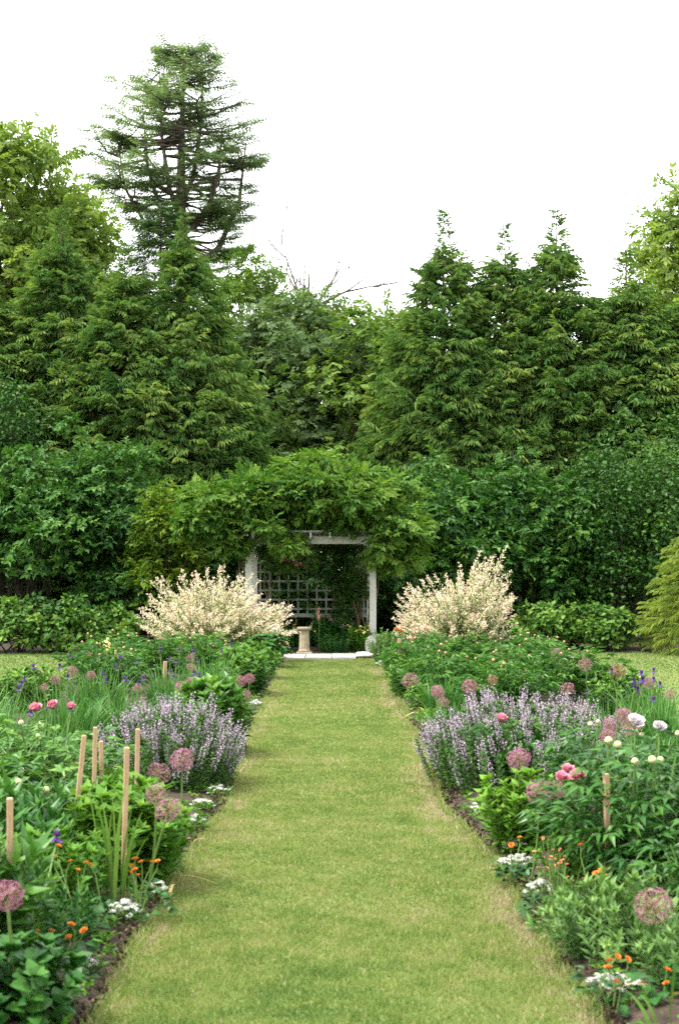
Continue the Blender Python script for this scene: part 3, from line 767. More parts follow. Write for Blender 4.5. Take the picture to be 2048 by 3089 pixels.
def vine():
    t = thing('pergola_vine', 'thick bright green wisteria mounded over the pergola roof and spilling down both sides', 'vine', (0, 0, 0))
    r = rngf(600); a = Acc(); cx = gx(715, 30)
    cl = []
    cc = dome_clumps(150, (2.25, 1.7, 1.18), 2.55, .38, 601, -.05, .42, .5, .2); cc[:, 0] += cx; cc[:, 1] += 30.5
    cc = cc[cc[:, 2] > 2.85]; cl.append(cc)
    D = 29.1
    def blob(us, vs, n, s, d=D, sy=.25):
        for _ in range(n):
            u, v = r.uniform(*us), r.uniform(*vs); k = s * r.uniform(.7, 1.2)
            cl.append(np.array([[gx(u, d), d + r.normal(0, sy), gz(v, d), k, k, k * .5]]))
    blob((450, 580), (1135, 1215), 28, .26); blob((500, 560), (1225, 1275), 7, .17); blob((560, 720), (1120, 1178), 22, .26)
    blob((590, 640), (1205, 1225), 3, .13); blob((730, 850), (1190, 1215), 3, .11); blob((655, 695), (1205, 1262), 5, .12)
    blob((720, 880), (1095, 1165), 26, .28); blob((850, 930), (1150, 1200), 8, .25); blob((875, 965), (1180, 1300), 24, .24); blob((540, 640), (1110, 1160), 10, .28)
    blob((640, 720), (1060, 1110), 8, .26, 30.5); blob((430, 470), (1190, 1240), 6, .22)
    for _ in range(26):
        q = r.normal(0, .9); k = r.uniform(.2, .4)
        cl.append(np.array([[cx + .25 + q, 30 + r.normal(0, .7), 3.55 - .4 * abs(q) + r.uniform(-.3, .45), k, k, k * .5]]))
    cl = np.concatenate(cl)
    for s in range(2):
        clump_foliage(a, cl, 18, twig_t(9, leafd_t(.22), .36, 610 + s, 62, 0, .3), .35, 620 + s, .8, .55, .35, .35, .55, .2)
    # whippy shoots standing up out of the mound
    n = 60; th = r.random(n) * 2 * PI
    p = np.stack([cx + 2.0 * r.uniform(-1, 1, n), 30.2 + r.normal(0, .6, n), 3.0 + r.random(n) * 1.0], 1)
    link('foliage', a.mesh('vine_foliage', M['wist']), t, 'stuff')
    b = Acc()
    for (x, y, n) in ((PX1 + .05, PY0 + .1, 5), (PX0 - .1, PY0 + .1, 4), (PX1 - .25, PY1 - .12, 6), (PX1 - .7, PY1 - .12, 5), (PX0 + .35, PY1 - .12, 4)):
        for i in range(n):
            pts = []; xx, yy = x + r.normal(0, .06), y + r.normal(0, .05)
            ph = r.random() * 6
            for q in range(9):
                z = 2.5 * q / 8
                pts.append((xx + .09 * math.sin(q * 1.1 + ph) + r.normal(0, .03), yy + .07 * math.cos(q * 1.2 + ph), z))
            b.add(tube_t(pts, np.linspace(.022, .010, 9), 5))
    for (u0, v0, u1, v1) in ((700, 1282, 722, 1232), (480, 1275, 590, 1245), (930, 1300, 905, 1230), (520, 1290, 590, 1255), (445, 1240, 470, 1200)):
        p0 = np.array([gx(u0, 29), 29.0, gz(v0, 29)]); p1 = np.array([gx(u1, 29.2), 29.3, gz(v1, 29.2)])
        b.add(tube_t([p0, (p0 + p1) / 2 + r.normal(0, .05, 3), p1], [.006, .009, .013], 5))
    link('stems', b.mesh('vine_stems', M['twig']), t, 'stuff')
    # leaves climbing the lattice
    c2 = Acc(); k = []
    for _ in range(46):
        x = PX0 + .2 + (PX1 - PX0 - .3) * r.beta(4.0, 1.2); z = r.uniform(.5, 2.3)
        k.append((x, PY1 - .2, z, .17, .08, .18))
    for _ in range(16):
        k.append((r.uniform(PX0 + .1, PX0 + .8), PY1 - .2, r.uniform(1.7, 2.35), .17, .1, .12))
    clump_foliage(c2, k, 16, twig_t(5, LEAF, .45, 640), .17, 641, .2, .5, .5, .4, .3)
    link('lattice_leaves', c2.mesh('lattice_leaves', M['wist']), t, 'stuff')
vine()

# ------------------------------------------------------------------ flower templates
def petal_t(w=.5, cup=.35, curl=.15, rows=4, cols=3):
    v = []; f = []; tt = []
    for i in range(rows + 1):
        t = i / rows; ww = w * math.sin(PI * (.12 + .74 * t)) ** .8
        for j in range(cols + 1):
            s = 2 * j / cols - 1
            v.append((s * ww, t, cup * s * s * ww + cup * .6 * t * t - curl * max(0, t - .6) ** 1.5 + .03 * math.sin(9 * s + 7 * t)))
            tt.append(.35 * (t - .5))
    for i in range(rows):
        for j in range(cols):
            q = i * (cols + 1) + j; f.append((q, q + 1, q + cols + 2, q + cols + 1))
    return T(v, f, tt)
PETAL = petal_t()

def peony_bloom_mesh(seed, mat, openness=1.0):
    r = rngf(seed); a = Acc()
    L = ((8, 4, 1.1, 0), (8, 22, 1.0, .03), (8, 40, .9, .05), (8, 58, .8, .07), (7, 74, .7, .08), (5, 84, .6, .09)) if openness > .95 else ((7, 38, 1.0, 0), (8, 55, 1.05, .02), (8, 68, 1.0, .04), (7, 78, .9, .05), (5, 86, .8, .06)) if openness < .6 else ((8, 20, 1.0, 0), (8, 42, .95, .03), (8, 58, .85, .05), (7, 72, .7, .07), (6, 83, .5, .08))
    for (n, tilt, s, z) in L:
        for k in range(n):
            an = 2 * PI * (k + r.uniform(-.25, .25)) / n; el = math.radians(tilt + r.uniform(-10, 10))
            el = min(el, 1.5)
            d = np.array([math.cos(an) * math.cos(el), math.sin(an) * math.cos(el), math.sin(el)])
            nrm = np.array([-math.cos(an) * math.sin(el), -math.sin(an) * math.sin(el), math.cos(el)])
            a.add(PETAL, [(d[0] * .05, d[1] * .05, z)], basis(d[None], nrm[None]), s * r.uniform(.85, 1.1), .5 + r.normal(0, .15))
    if openness > .95:      # ruffled tuft of small petals filling the middle
        n = 26; d = rand_dir(r, n); d[:, 2] = np.abs(d[:, 2]) + .2; d = unit(d)
        a.add(PETAL, np.stack([r.normal(0, .16, n), r.normal(0, .16, n), r.uniform(.12, .4, n)], 1), basis(d, rand_dir(r, n)), r.uniform(.3, .5, n), .6 + r.normal(0, .2, n))
    return a.mesh('peony_bloom', mat, True)
BLOOM = {'pink': [peony_bloom_mesh(s, M['pinkpetal'], .55) for s in (1, 2)], 'white': [peony_bloom_mesh(s, M['whitepetal'], .8) for s in (3, 4)], 'pinkopen': [peony_bloom_mesh(7, M['pinkpetal'], .9)]}

def bud_mesh(mat, seed):
    a = Acc(); a.add(lathe_t([(.1, -1.0, 0), (.7, -.8, 0), (1.0, -.2, 0), (.92, .35, 0), (.55, .8, 0), (.12, 1.0, 0)], 10))
    r = rngf(seed)
    for k in range(5):
        an = 2 * PI * k / 5
        d = np.array([[math.cos(an) * .7, math.sin(an) * .7, .8]])
        a.add(leaf_t(.35, .0, -.1), [(math.cos(an) * .25, math.sin(an) * .25, -1.0)], basis(d, np.array([[math.cos(an), math.sin(an), -.3]])), 1.5, .1, 1)
    return a.mesh('bud', [mat, M['stem']], True)
BUD = bud_mesh(M['bud'], 1); FARBUD = bud_mesh(M['farbud'], 5); PINKBUD = bud_mesh(M['pinkpetal'], 2)

def allium_head(seed, mat, n=125):
    r = rngf(seed); i = np.arange(n) + .5
    ph = np.arccos(1 - 2 * i / n); th = PI * (1 + 5 ** .5) * i
    d = np.stack([np.sin(ph) * np.cos(th), np.sin(ph) * np.sin(th), np.cos(ph)], 1); d = unit(d + r.normal(0, .09, d.shape))
    L = r.uniform(.74, .95, n)
    st = Acc()
    petal = leaf2_t(.13, -.25)
    for k in range(6):
        w = 2 * PI * k / 6
        dd = np.array([[math.cos(w), math.sin(w), .35]]); st.add(petal, [(0, 0, 0)], basis(dd, np.array([[0, 0, 1.]])), 1.0, r.uniform(-.15, .15))
    st.add(T([(-.12, 0, .2), (.12, 0, .2), (0, .12, .35), (0, -.12, .35)], [(0, 1, 2), (1, 0, 3)]), tint=-.4)
    stm = st.tmpl(); a = Acc()
    R_ = basis(unit(np.cross(d, rand_dir(r, n))), d)
    a.add(stm, d * L[:, None], R_, r.uniform(.15, .22, n), .5 + r.normal(0, .2, n))
    ped = T([(-.012, 0, 0), (.012, 0, 0), (.012, 1, 0), (-.012, 1, 0)], [(0, 1, 2, 3)])
    a.add(ped, np.zeros((n, 3)), basis(d, rand_dir(r, n)), np.stack([np.ones(n), L, np.ones(n)], 1), r.random(n), 1)
    return a.mesh('allium_head', [mat, M['alliumcore']])
AHEAD = [allium_head(700 + i, M[('allium', 'alliumpale', 'allium')[i]], (130, 100, 150)[i]) for i in range(3)]
AOLD = allium_head(705, M['alliumold'], 110)
def curve_stem(p0, p1, bow, rad, n=6, sides=6):
    p0 = np.array(p0, float); p1 = np.array(p1, float)
    pts = [p0 + (p1 - p0) * t + np.array([bow[0], bow[1], 0]) * math.sin(PI * t) for t in np.linspace(0, 1, n)]
    return tube_t(pts, rad, sides)

# ------------------------------------------------------------------ herbaceous builders
def leafy_stem_t(h, pairs, leaf, ll, seed, up=35, stem_r=.003, top=True, grow=1.0, z0=.15, whorl=2):
    """upright stem with leaves in crossed pairs and a rosette at the top"""
    r = rngf(seed); a = Acc()
    a.add(tube_t([(0, 0, 0), (.01, 0, h * .5), (0, 0, h)], [stem_r, stem_r * .8, stem_r * .5], 4), tint=.3, mat=0)
    P, Y, N, S, C = [], [], [], [], []
    for i in range(pairs):
        t = z0 + (1 - z0) * i / max(1, pairs - 1); an0 = (PI / 2) * (i % 2) * (2 / whorl) + r.uniform(-.3, .3)
        for k in range(whorl):
            an = an0 + 2 * PI * k / whorl; el = math.radians(up * (.6 + .8 * t) + r.uniform(-14, 14))
            P.append((0, 0, h * t)); Y.append((math.cos(an) * math.cos(el), math.sin(an) * math.cos(el), math.sin(el)))
            N.append((-math.cos(an) * math.sin(el) + r.normal(0, .2), -math.sin(an) * math.sin(el) + r.normal(0, .2), math.cos(el)))
            S.append(ll * (1.0 - .35 * abs(t - .55)) * r.uniform(.8, 1.15)); C.append(r.uniform(-.15, .15) + .18 * (t - .5))
    if top:
        for k in range(5):
            an = 2 * PI * k / 5; el = math.radians(50 + r.uniform(-10, 10))
            P.append((0, 0, h)); Y.append((math.cos(an) * math.cos(el), math.sin(an) * math.cos(el), math.sin(el)))
            N.append((-math.cos(an) * math.sin(el), -math.sin(an) * math.sin(el), math.cos(el))); S.append(ll * .6); C.append(.22)
    a.add(leaf, np.array(P), basis(np.array(Y), np.array(N)), np.array(S), np.array(C))
    return a.tmpl()

def mound_acc(r_, h, n, tmpls, hs, seed, tilt=.55, rx=1.0, ry=1.0, tint=.5, tv=.14, base=.62, acc=None, wob=.06):
    """stems rising from a small base and leaning outward under a dome of height h and radius r_"""
    r = rngf(seed); a = acc or Acc()
    q = np.sqrt(r.random(n)); th = r.random(n) * 2 * PI
    px, py = q * np.cos(th), q * np.sin(th)
    hh = h * np.sqrt(np.clip(1 - .62 * q * q, .1, 1)) * r.uniform(.82, 1.06, n)
    p = np.stack([px * r_ * rx * base, py * r_ * ry * base, np.zeros(n)], 1)
    d = np.stack([px * tilt * r_ / h * rx * .75, py * tilt * r_ / h * ry * .75, np.ones(n)], 1) + r.normal(0, wob, (n, 3))
    fw = np.stack([np.cos(th + r.normal(0, 1, n)), np.sin(th + r.normal(0, 1, n)), np.zeros(n)], 1)
    z = unit(d); x = unit(np.cross(fw, z)); y = np.cross(z, x); R = np.stack([x, y, z], -1)
    which = r.integers(len(tmpls), size=n)
    for k, tm in enumerate(tmpls):
        s = which == k; a.add(tm, p[s], R[s], hh[s] / hs, tint + r.normal(0, tv, s.sum()))
    return a

LS = {}
LS['phlox'] = [leafy_stem_t(.5, 10, leaf_t(.24, .05, .2), .115, s, 38) for s in (1, 2, 3)]
LS['wide'] = [leafy_stem_t(.5, 7, leaf_t(.3, .06, .3), .14, s, 30) for s in (4, 5)]
LS['sage'] = [leafy_stem_t(.5, 11, leaf_t(.16, .04, .15), .135, s, 42) for s in (6, 7, 8)]
LS['bush'] = [leafy_stem_t(.5, 9, leafd_t(.26, .06, .2), .12, s, 38) for s in (9, 10)]
LS['lily'] = [leafy_stem_t(.9, 22, leaf_t(.11, .03, .3), .19, 11, 25, .006, True, 1, .1, 3)]
LS['fine'] = [leafy_stem_t(.5, 12, leafd_t(.3, .06, .1), .055, s, 40) for s in (12, 13)]
LS['broad'] = [leafy_stem_t(.5, 6, round_leaf_t(.34), .19, s, 30, .004) for s in (14, 15)]

def mound(name, label, x, y, r_, h, n, kind, mat, seed, cat='plant', group=None, rx=1, ry=1, tilt=.55, tint=.5):
    t = thing(name, label, cat, (x, y, .02), 0, group)
    a = mound_acc(r_, h, n, LS[kind], .5 if kind != 'lily' else .9, seed, tilt, rx, ry, tint, wob=.22 if kind in ('sage', 'wide') else .12)
    link('foliage', a.mesh('foliage', M[mat]), t, 'stuff')
    return t

# compound peony leaf: three times three leaflets
def peony_leaf_t(seed, ll=.46, leaf=None):
    r = rngf(seed); a = Acc(); leaf = leaf or leaf_t(.15, .07, .22)
    a.add(tube_t([(0, 0, 0), (0, .3, .03), (0, .55, .02)], [.012, .009, .006], 4), tint=.1)
    P, Y, N, S, C = [], [], [], [], []
    for (bx, by, ba) in ((0, .5, 0), (0, .32, 55), (0, .32, -55)):
        dd = math.radians(ba); tip = np.array([math.sin(dd) * .22, by + math.cos(dd) * .18, .02])
        for k in (-38, 0, 38):
            an = dd + math.radians(k + r.uniform(-8, 8)); P.append(tip); Y.append((math.sin(an), math.cos(an), r.uniform(-.32, .22)))
            N.append((r.normal(0, .25), r.normal(0, .25), 1)); S.append(ll * (1.1 if k == 0 else .9) * r.uniform(.85, 1.1)); C.append(r.uniform(-.15, .2))
    a.add(leaf, np.array(P), basis(np.array(Y), np.array(N)), np.array(S), np.array(C))
    return a.tmpl()
PL = [peony_leaf_t(s) for s in range(4)]
PLF = [peony_leaf_t(s, .46, leafd_t(.15, .07, .2)) for s in range(4)]
PLM = [Acc().add(t, tint=.32 + .16 * i).mesh('peony_leaf', M['peony']) for i, t in enumerate(PL)]

PLD = [Acc().add(t, tint=.12 + .13 * i).mesh('peony_leaf', M['peony']) for i, t in enumerate(PL)]

def matrix_to_obj(o, p, R, s):
    from mathutils import Matrix
    m = Matrix(((R[0][0] * s, R[0][1] * s, R[0][2] * s, p[0]), (R[1][0] * s, R[1][1] * s, R[1][2] * s, p[1]), (R[2][0] * s, R[2][1] * s, R[2][2] * s, p[2]), (0, 0, 0, 1)))
    o.matrix_local = m

def peony_layout(r_, h, n_st, seed, leaves_per=6):
    r = rngf(seed); st = []; LP, LD, LN, LSc = [], [], [], []
    for i in range(n_st):
        q = math.sqrt((i + .5) / n_st); th = i * 2.399 + r.uniform(-.3, .3)
        b = np.array([math.cos(th) * q * r_ * .35, math.sin(th) * q * r_ * .35, 0])
        hh = h * (1 - .38 * q * q) * r.uniform(.88, 1.05)
        e = np.array([math.cos(th) * q * r_ * .85, math.sin(th) * q * r_ * .85, hh])
        m = b * .55 + e * .45 + np.array([0, 0, .1 * h])
        st.append((b, m, e))
        for k in range(leaves_per):
            t = .28 + .68 * k / (leaves_per - 1); p = (1 - t) ** 2 * b + 2 * t * (1 - t) * m + t * t * e
            an = th * (1 if k % 3 else 0) + r.uniform(-1.5, 1.5) + k * 2.4 * .6
            el = r.uniform(-.1, .5)
            LP.append(p); LD.append((math.cos(an), math.sin(an), el)); LN.append((r.normal(0, .25), r.normal(0, .25), 1)); LSc.append(r.uniform(.17, .25) * (.8 + .35 * h))
    return st, np.array(LP), np.array(LD), np.array(LN), np.array(LSc), r

def peony(label, x, y, r_, h, n_st, seed, near, blooms=(), n_bud=0, group='peonies in the flower beds', budcol=BUD, bud_s=.017, tint=.4):
    t = thing('peony', label, 'plant', (x, y, .02), 0, group)
    st, LP, LD, LN, S, r = peony_layout(r_, h, int(n_st * (1.35 if near else 1.2)), seed, 7 if near else 6)
    R = basis(LD, LN)
    if near:
        for i in range(len(LP)):
            o = link('leaf', (PLD if x > 0 else PLM)[r.integers(4)], t); matrix_to_obj(o, LP[i], R[i], S[i] * (.88 if x > 0 else 1))
    else:
        a = Acc()
        for k in range(4):
            s = np.arange(len(LP)) % 4 == k
            a.add(PLF[k], LP[s], R[s], S[s] * 1.1, tint + r.normal(0, .14, s.sum()))
        link('foliage', a.mesh('peony_foliage', M['peony']), t, 'stuff')
    b = Acc()
    for (p, m, e) in st:
        b.add(tube_t([p, p * .5 + m * .5, m, (m + e) / 2, e], np.linspace(.007, .004, 5), 5), tint=r.random() * .6)
    tips = []
    for (kind, lx, ly, lz, s) in blooms:
        near_e = min(st, key=lambda q: (q[2][0] - lx) ** 2 + (q[2][1] - ly) ** 2)
        b.add(tube_t([near_e[1], near_e[1] * .4 + np.array([lx, ly, lz]) * .6 + [0, 0, -.02], (lx, ly, lz)], [.005, .0045, .004], 5), tint=.4)
        me = BLOOM[kind][r.integers(len(BLOOM[kind]))]
        o = link('bloom', me, t); d = unit(np.array([r.normal(0, .25), (-.95 if kind == 'white' else -.35) + r.normal(0, .15), 1.0]))
        matrix_to_obj(o, (lx, ly, lz), basis(np.cross(d, [1, 0, .1])[None], d[None])[0], s)
    for i in range(n_bud):
        p, m, e = st[(i * 3 + 1) % len(st)]
        e2 = e + np.array([r.normal(0, .03), r.normal(0, .03), r.uniform(.03, .09) * (1.2 if not near else 1)])
        b.add(tube_t([e - [0, 0, .02], e2], [.004, .003], 4), tint=.4)
        o = link('bud', budcol, t); o.location = e2 + [0, 0, bud_s]; o.scale = (bud_s * r.uniform(.8, 1.2),) * 3; o.rotation_euler = (r.normal(0, .3), r.normal(0, .3), 0)
    link('stems', b.mesh('peony_stems', M['stem']), t, 'stuff')
    return t

# catmint spike
def spike_mesh(seed, h=.30, dense=1.0):
    r = rngf(seed); a = Acc()
    a.add(tube_t([(0, 0, 0), (r.normal(0, .01), r.normal(0, .01), h * .5), (r.normal(0, .015), r.normal(0, .015), h)], [.0025, .002, .001], 4), tint=.4, mat=1)
    P, Y, N, S, C = [], [], [], [], []; z = h * .34
    while z < h:
        n = 11 if z < h * .9 else 6
        rad = .015 * (1.15 - .6 * z / h)
        for k in range(n):
            an = r.random() * 2 * PI
            P.append((rad * math.cos(an), rad * math.sin(an), z + r.normal(0, .009))); Y.append((math.cos(an), math.sin(an), r.uniform(-.1, .8))); N.append(r.normal(0, 1, 3)); S.append(r.uniform(.011, .019) * (1.15 - .45 * z / h)); C.append(.5 + r.normal(0, .25))
        z += h * (.085 if z > h * .6 else .12)
    a.add(leaf_t(.42, .1, .1), np.array(P), basis(np.array(Y), np.array(N)), np.array(S), np.array(C), 0)
    P, Y, N, S, C = [], [], [], [], []
    for i in range(9):
        zz = h * (.02 + .09 * i); an = (PI / 2) * (i % 2) + r.uniform(-.3, .3)
        for k in (0, PI):
            P.append((0, 0, zz)); Y.append((math.cos(an + k), math.sin(an + k), r.uniform(-.1, .5))); N.append((r.normal(0, .3), r.normal(0, .3), 1)); S.append(r.uniform(.02, .034) * (1.2 - .09 * i)); C.append(.5 + r.normal(0, .15))
    a.add(leaf_t(.34, .06, .15), np.array(P), basis(np.array(Y), np.array(N)), np.array(S), np.array(C), 1)
    return a.mesh('flower_spike', [M['catflower'], M['catleaf']])
SPIKES = [spike_mesh(800 + i) for i in range(4)]

def catmint(label, x, y, rx, ry, h, n, seed, fl_bias=0.0):
    t = thing('catmint', label, 'plant', (x, y, .02), 0, 'catmint clumps spilling over the path')
    a = mound_acc(1, h * .86, int(n * 1.5), LS['fine'], .5, seed, .36, rx, ry, .45, .14, .93)
    link('foliage', a.mesh('catmint_foliage', M['catleaf']), t, 'stuff')
    r = rngf(seed + 1)
    for i in range(n):
        q = math.sqrt((i + .5) / n) * 1.0; th = i * 2.399 + r.uniform(-.2, .2)
        px, py = q * math.cos(th), q * math.sin(th)
        top = h * math.sqrt(max(.12, 1 - .72 * q * q)) * r.uniform(.82, 1.12)
        p = np.array([px * rx * .98, py * ry * .98, max(.03, top - .27)])
        d = unit(np.array([px * .42 + r.normal(0, .16), py * .42 + r.normal(0, .16), 1.0]))
        o = link('flower_spike', SPIKES[i % 4], t)
        xx = unit(np.cross([math.cos(i), math.sin(i), 0], d)); yy = np.cross(d, xx)
        matrix_to_obj(o, p, np.stack([xx, yy, d], -1), r.uniform(.8, 1.12))
    return t

# strap-leaf ribbons
def ribbon(a, p, az, h, w, bend, r, tint, mat=0, fold=.25, n=6, tw=0.0):
    pts = []; d = np.array([math.cos(az), math.sin(az), 0]); sd = np.array([-math.sin(az), math.cos(az), 0])
    v = []; f = []; tt = []
    for i in range(n + 1):
        t = i / n; c = np.array(p) + d * bend * h * t ** 2.2 + np.array([0, 0, h * (t - .55 * bend * t ** 2.6)])
        ww = w * (1 - t ** 2.5) * (.75 + .5 * math.sin(PI * min(1, t * 1.3)) * .5) + w * .02
        cr = sd * math.cos(tw * t) + d * math.sin(tw * t)
        v += [c - cr * ww, c + d * fold * ww * .4, c + cr * ww]; tt += [.25 * (t - .4)] * 3
    for i in range(n):
        b = i * 3; f += [(b, b + 1, b + 4, b + 3), (b + 1, b + 2, b + 5, b + 4)]
    a.add(T(v, f, tt), tint=tint, mat=mat)

def iris_flower_mesh(seed, mat):
    r = rngf(seed); a = Acc(); pet = petal_t(.42, .3, .5, 4, 2)
    for k in range(3):
        an = 2 * PI * k / 3
        d = np.array([[math.cos(an), math.sin(an), -.25]]); a.add(pet, [(0, 0, 0)], basis(d, np.array([[0, 0, 1.]])), (.9, 1.0, -1.0), .45 + r.normal(0, .1))
        an += PI / 3
        d = np.array([[math.cos(an) * .45, math.sin(an) * .45, 1]]); a.add(pet, [(0, 0, 0)], basis(d, np.array([[-math.cos(an), -math.sin(an), .4]])), .85, .6 + r.normal(0, .1))
    a.add(tube_t([(0, 0, -.9), (0, 0, -.4), (0, 0, .05)], [.08, .14, .1], 5), tint=.4, mat=1)
    return a.mesh('iris_flower', [mat, M['stem']], True)
IRISF = [iris_flower_mesh(1, M['iris']), iris_flower_mesh(2, M['iris'])]
IRISY = iris_flower_mesh(3, M['yellowpetal']); IRISW = iris_flower_mesh(4, M['whitepetal'])

def iris_clump(label, x, y, r_, h, n, seed, flowers=(), name='iris_clump', mat='irisleaf', w=.0085, fm=None, group='iris clumps in the flower beds', fs=.036):
    t = thing(name, label, 'plant', (x, y, .02), 0, group); r = rngf(seed); a = Acc()
    for i in range(int(n * 1.35)):
        q = math.sqrt(r.random()); th = r.random() * 2 * PI
        ribbon(a, (q * r_ * .7 * math.cos(th), q * r_ * .7 * math.sin(th), 0), th + r.normal(0, .7), h * r.uniform(.6, 1.05), w * r.uniform(.8, 1.25), r.uniform(.05, .5) * (.5 + q), r, .45 + r.normal(0, .2), 0, .25, 5, r.normal(0, .8))
    link('leaves', a.mesh('iris_leaves', M[mat]), t, 'stuff')
    b = Acc()
    for (fx, fy, fz) in flowers:
        b.add(tube_t([(fx * .4, fy * .4, 0), (fx * .8, fy * .8, fz * .55), (fx, fy, fz - fs * .8)], [.004, .0035, .003], 5), tint=.5)
        o = link('flower', fm or IRISF[r.integers(2)], t); o.location = (fx, fy, fz); o.scale = (fs * r.uniform(.85, 1.15),) * 3; o.rotation_euler = (r.normal(0, .2), r.normal(0, .2), r.random() * 6)
    if flowers: link('stems', b.mesh('iris_stems', M['stem']), t, 'stuff')
    return t

def geum_flower_mesh(seed, mat):
    r = rngf(seed); a = Acc(); pet = petal_t(.5, .25, .1, 2, 2)
    for (n, el, s) in ((6, 12, 1), (6, 38, .8), (4, 60, .55)):
        for k in range(n):
            an = 2 * PI * k / n + r.uniform(-.2, .2); e = math.radians(el)
            a.add(pet, [(0, 0, 0)], basis(np.array([[math.cos(an) * math.cos(e), math.sin(an) * math.cos(e), math.sin(e)]]), np.array([[-math.cos(an) * math.sin(e), -math.sin(an) * math.sin(e), math.cos(e)]])), s, .5 + r.normal(0, .15))
    a.add(lathe_t([(.1, -.35, 0), (.3, -.2, 0), (.28, .02, 0)], 7), tint=.3, mat=1)
    return a.mesh('geum_flower', [mat, M['stem']], True)
GEUM = [geum_flower_mesh(1, M['orange']), geum_flower_mesh(2, M['orange'])]

def geum(label, x, y, seed, flowers, rosette=.14, h=.16, name='geum', fm=None, group='orange geums along the bed edges', fs=.015):
    t = thing(name, label, 'flower', (x, y, .02), 0, group); r = rngf(seed); a = Acc(); b = Acc()
    n = 46; th = r.random(n) * 2 * PI; q = np.sqrt(r.random(n)) * rosette
    p = np.stack([q * np.cos(th), q * np.sin(th), r.uniform(.02, h, n)], 1)
    a.add(round_leaf_t(.4), p, basis(np.stack([np.cos(th), np.sin(th), r.uniform(-.2, .5, n)], 1), np.array([0, 0, 1.]) + r.normal(0, .35, (n, 3))), r.uniform(.035, .062, n), .3 + r.normal(0, .18, n))
    link('foliage', a.mesh('geum_foliage', M['dark']), t, 'stuff')
    for (fx, fy, fz) in flowers:
        bend = r.normal(0, .03)
        b.add(tube_t([(fx * .2, fy * .2, 0), (fx * .5 + bend, fy * .5, fz * .5), (fx + bend * .4, fy, fz * .86), (fx, fy, fz)], [.003, .0025, .002, .0018], 4), tint=.5)
        o = link('flower', (fm or GEUM)[r.integers(len(fm or GEUM))], t); o.location = (fx, fy, fz); o.scale = (fs * r.uniform(.85, 1.3),) * 3; o.rotation_euler = (r.normal(.3, .35), r.normal(0, .35), r.random() * 6)
    link('stems', b.mesh('geum_stems', M['stem']), t, 'stuff')
    return t

def corymb_mesh(seed):
    r = rngf(seed); a = Acc(); n = 34; d = rand_dir(r, n); d[:, 2] = np.abs(d[:, 2]) * .8 + .05
    fl = T([(0, 0, .1), (.5, .12, 0), (.12, .5, 0), (-.5, .12, .03), (-.12, .5, 0), (-.5, -.12, 0), (-.12, -.5, 0), (.5, -.12, 0), (.12, -.5, 0)], [(0, 1, 2), (0, 4, 3), (0, 5, 6), (0, 8, 7)])
    a.add(fl, d * [1, 1, .7], basis(np.cross(d, rand_dir(r, n)), d), r.uniform(.4, .62, n), .5 + r.normal(0, .2, n))
    a.add(tube_t([(0, 0, -2.2), (.1, 0, -1), (0, 0, 0)], .1, 4), tint=.4, mat=1)
    return a.mesh('flower_head', [M['white'], M['stem']])
CORY = [corymb_mesh(s) for s in (1, 2, 3)]
def candytuft(label, x, y, rx, ry, n, seed, z=.09, s=.016):
    t = thing('candytuft', label, 'flower', (x, y, .02), 0, 'white candytuft clumps along the bed edges'); r = rngf(seed); a = Acc()
    m = 70; th = r.random(m) * 2 * PI; q = np.sqrt(r.random(m))
    p = np.stack([q * rx * 1.15 * np.cos(th), q * ry * 1.15 * np.sin(th), r.uniform(.0, z * .8, m)], 1)
    a.add(LEAFN, p, basis(np.stack([np.cos(th), np.sin(th), r.uniform(.2, 1.2, m)], 1) + r.normal(0, .3, (m, 3)), np.array([0, 0, 1.]) + r.normal(0, .3, (m, 3))), r.uniform(.03, .055, m), .4 + r.normal(0, .2, m))
    link('foliage', a.mesh('candytuft_foliage', M['sage']), t, 'stuff')
    for i in range(n):
        q = math.sqrt((i + .5) / n); th = i * 2.399 + r.uniform(-.4, .4)
        o = link('flower_head', CORY[i % 3], t); o.location = (q * rx * math.cos(th), q * ry * math.sin(th), z * (1 - .35 * q * q) + r.normal(0, .008)); o.scale = (s * r.uniform(.75, 1.2),) * 3
        o.rotation_euler = (r.normal(0, .3), r.normal(0, .3), r.random() * 6)
    return t

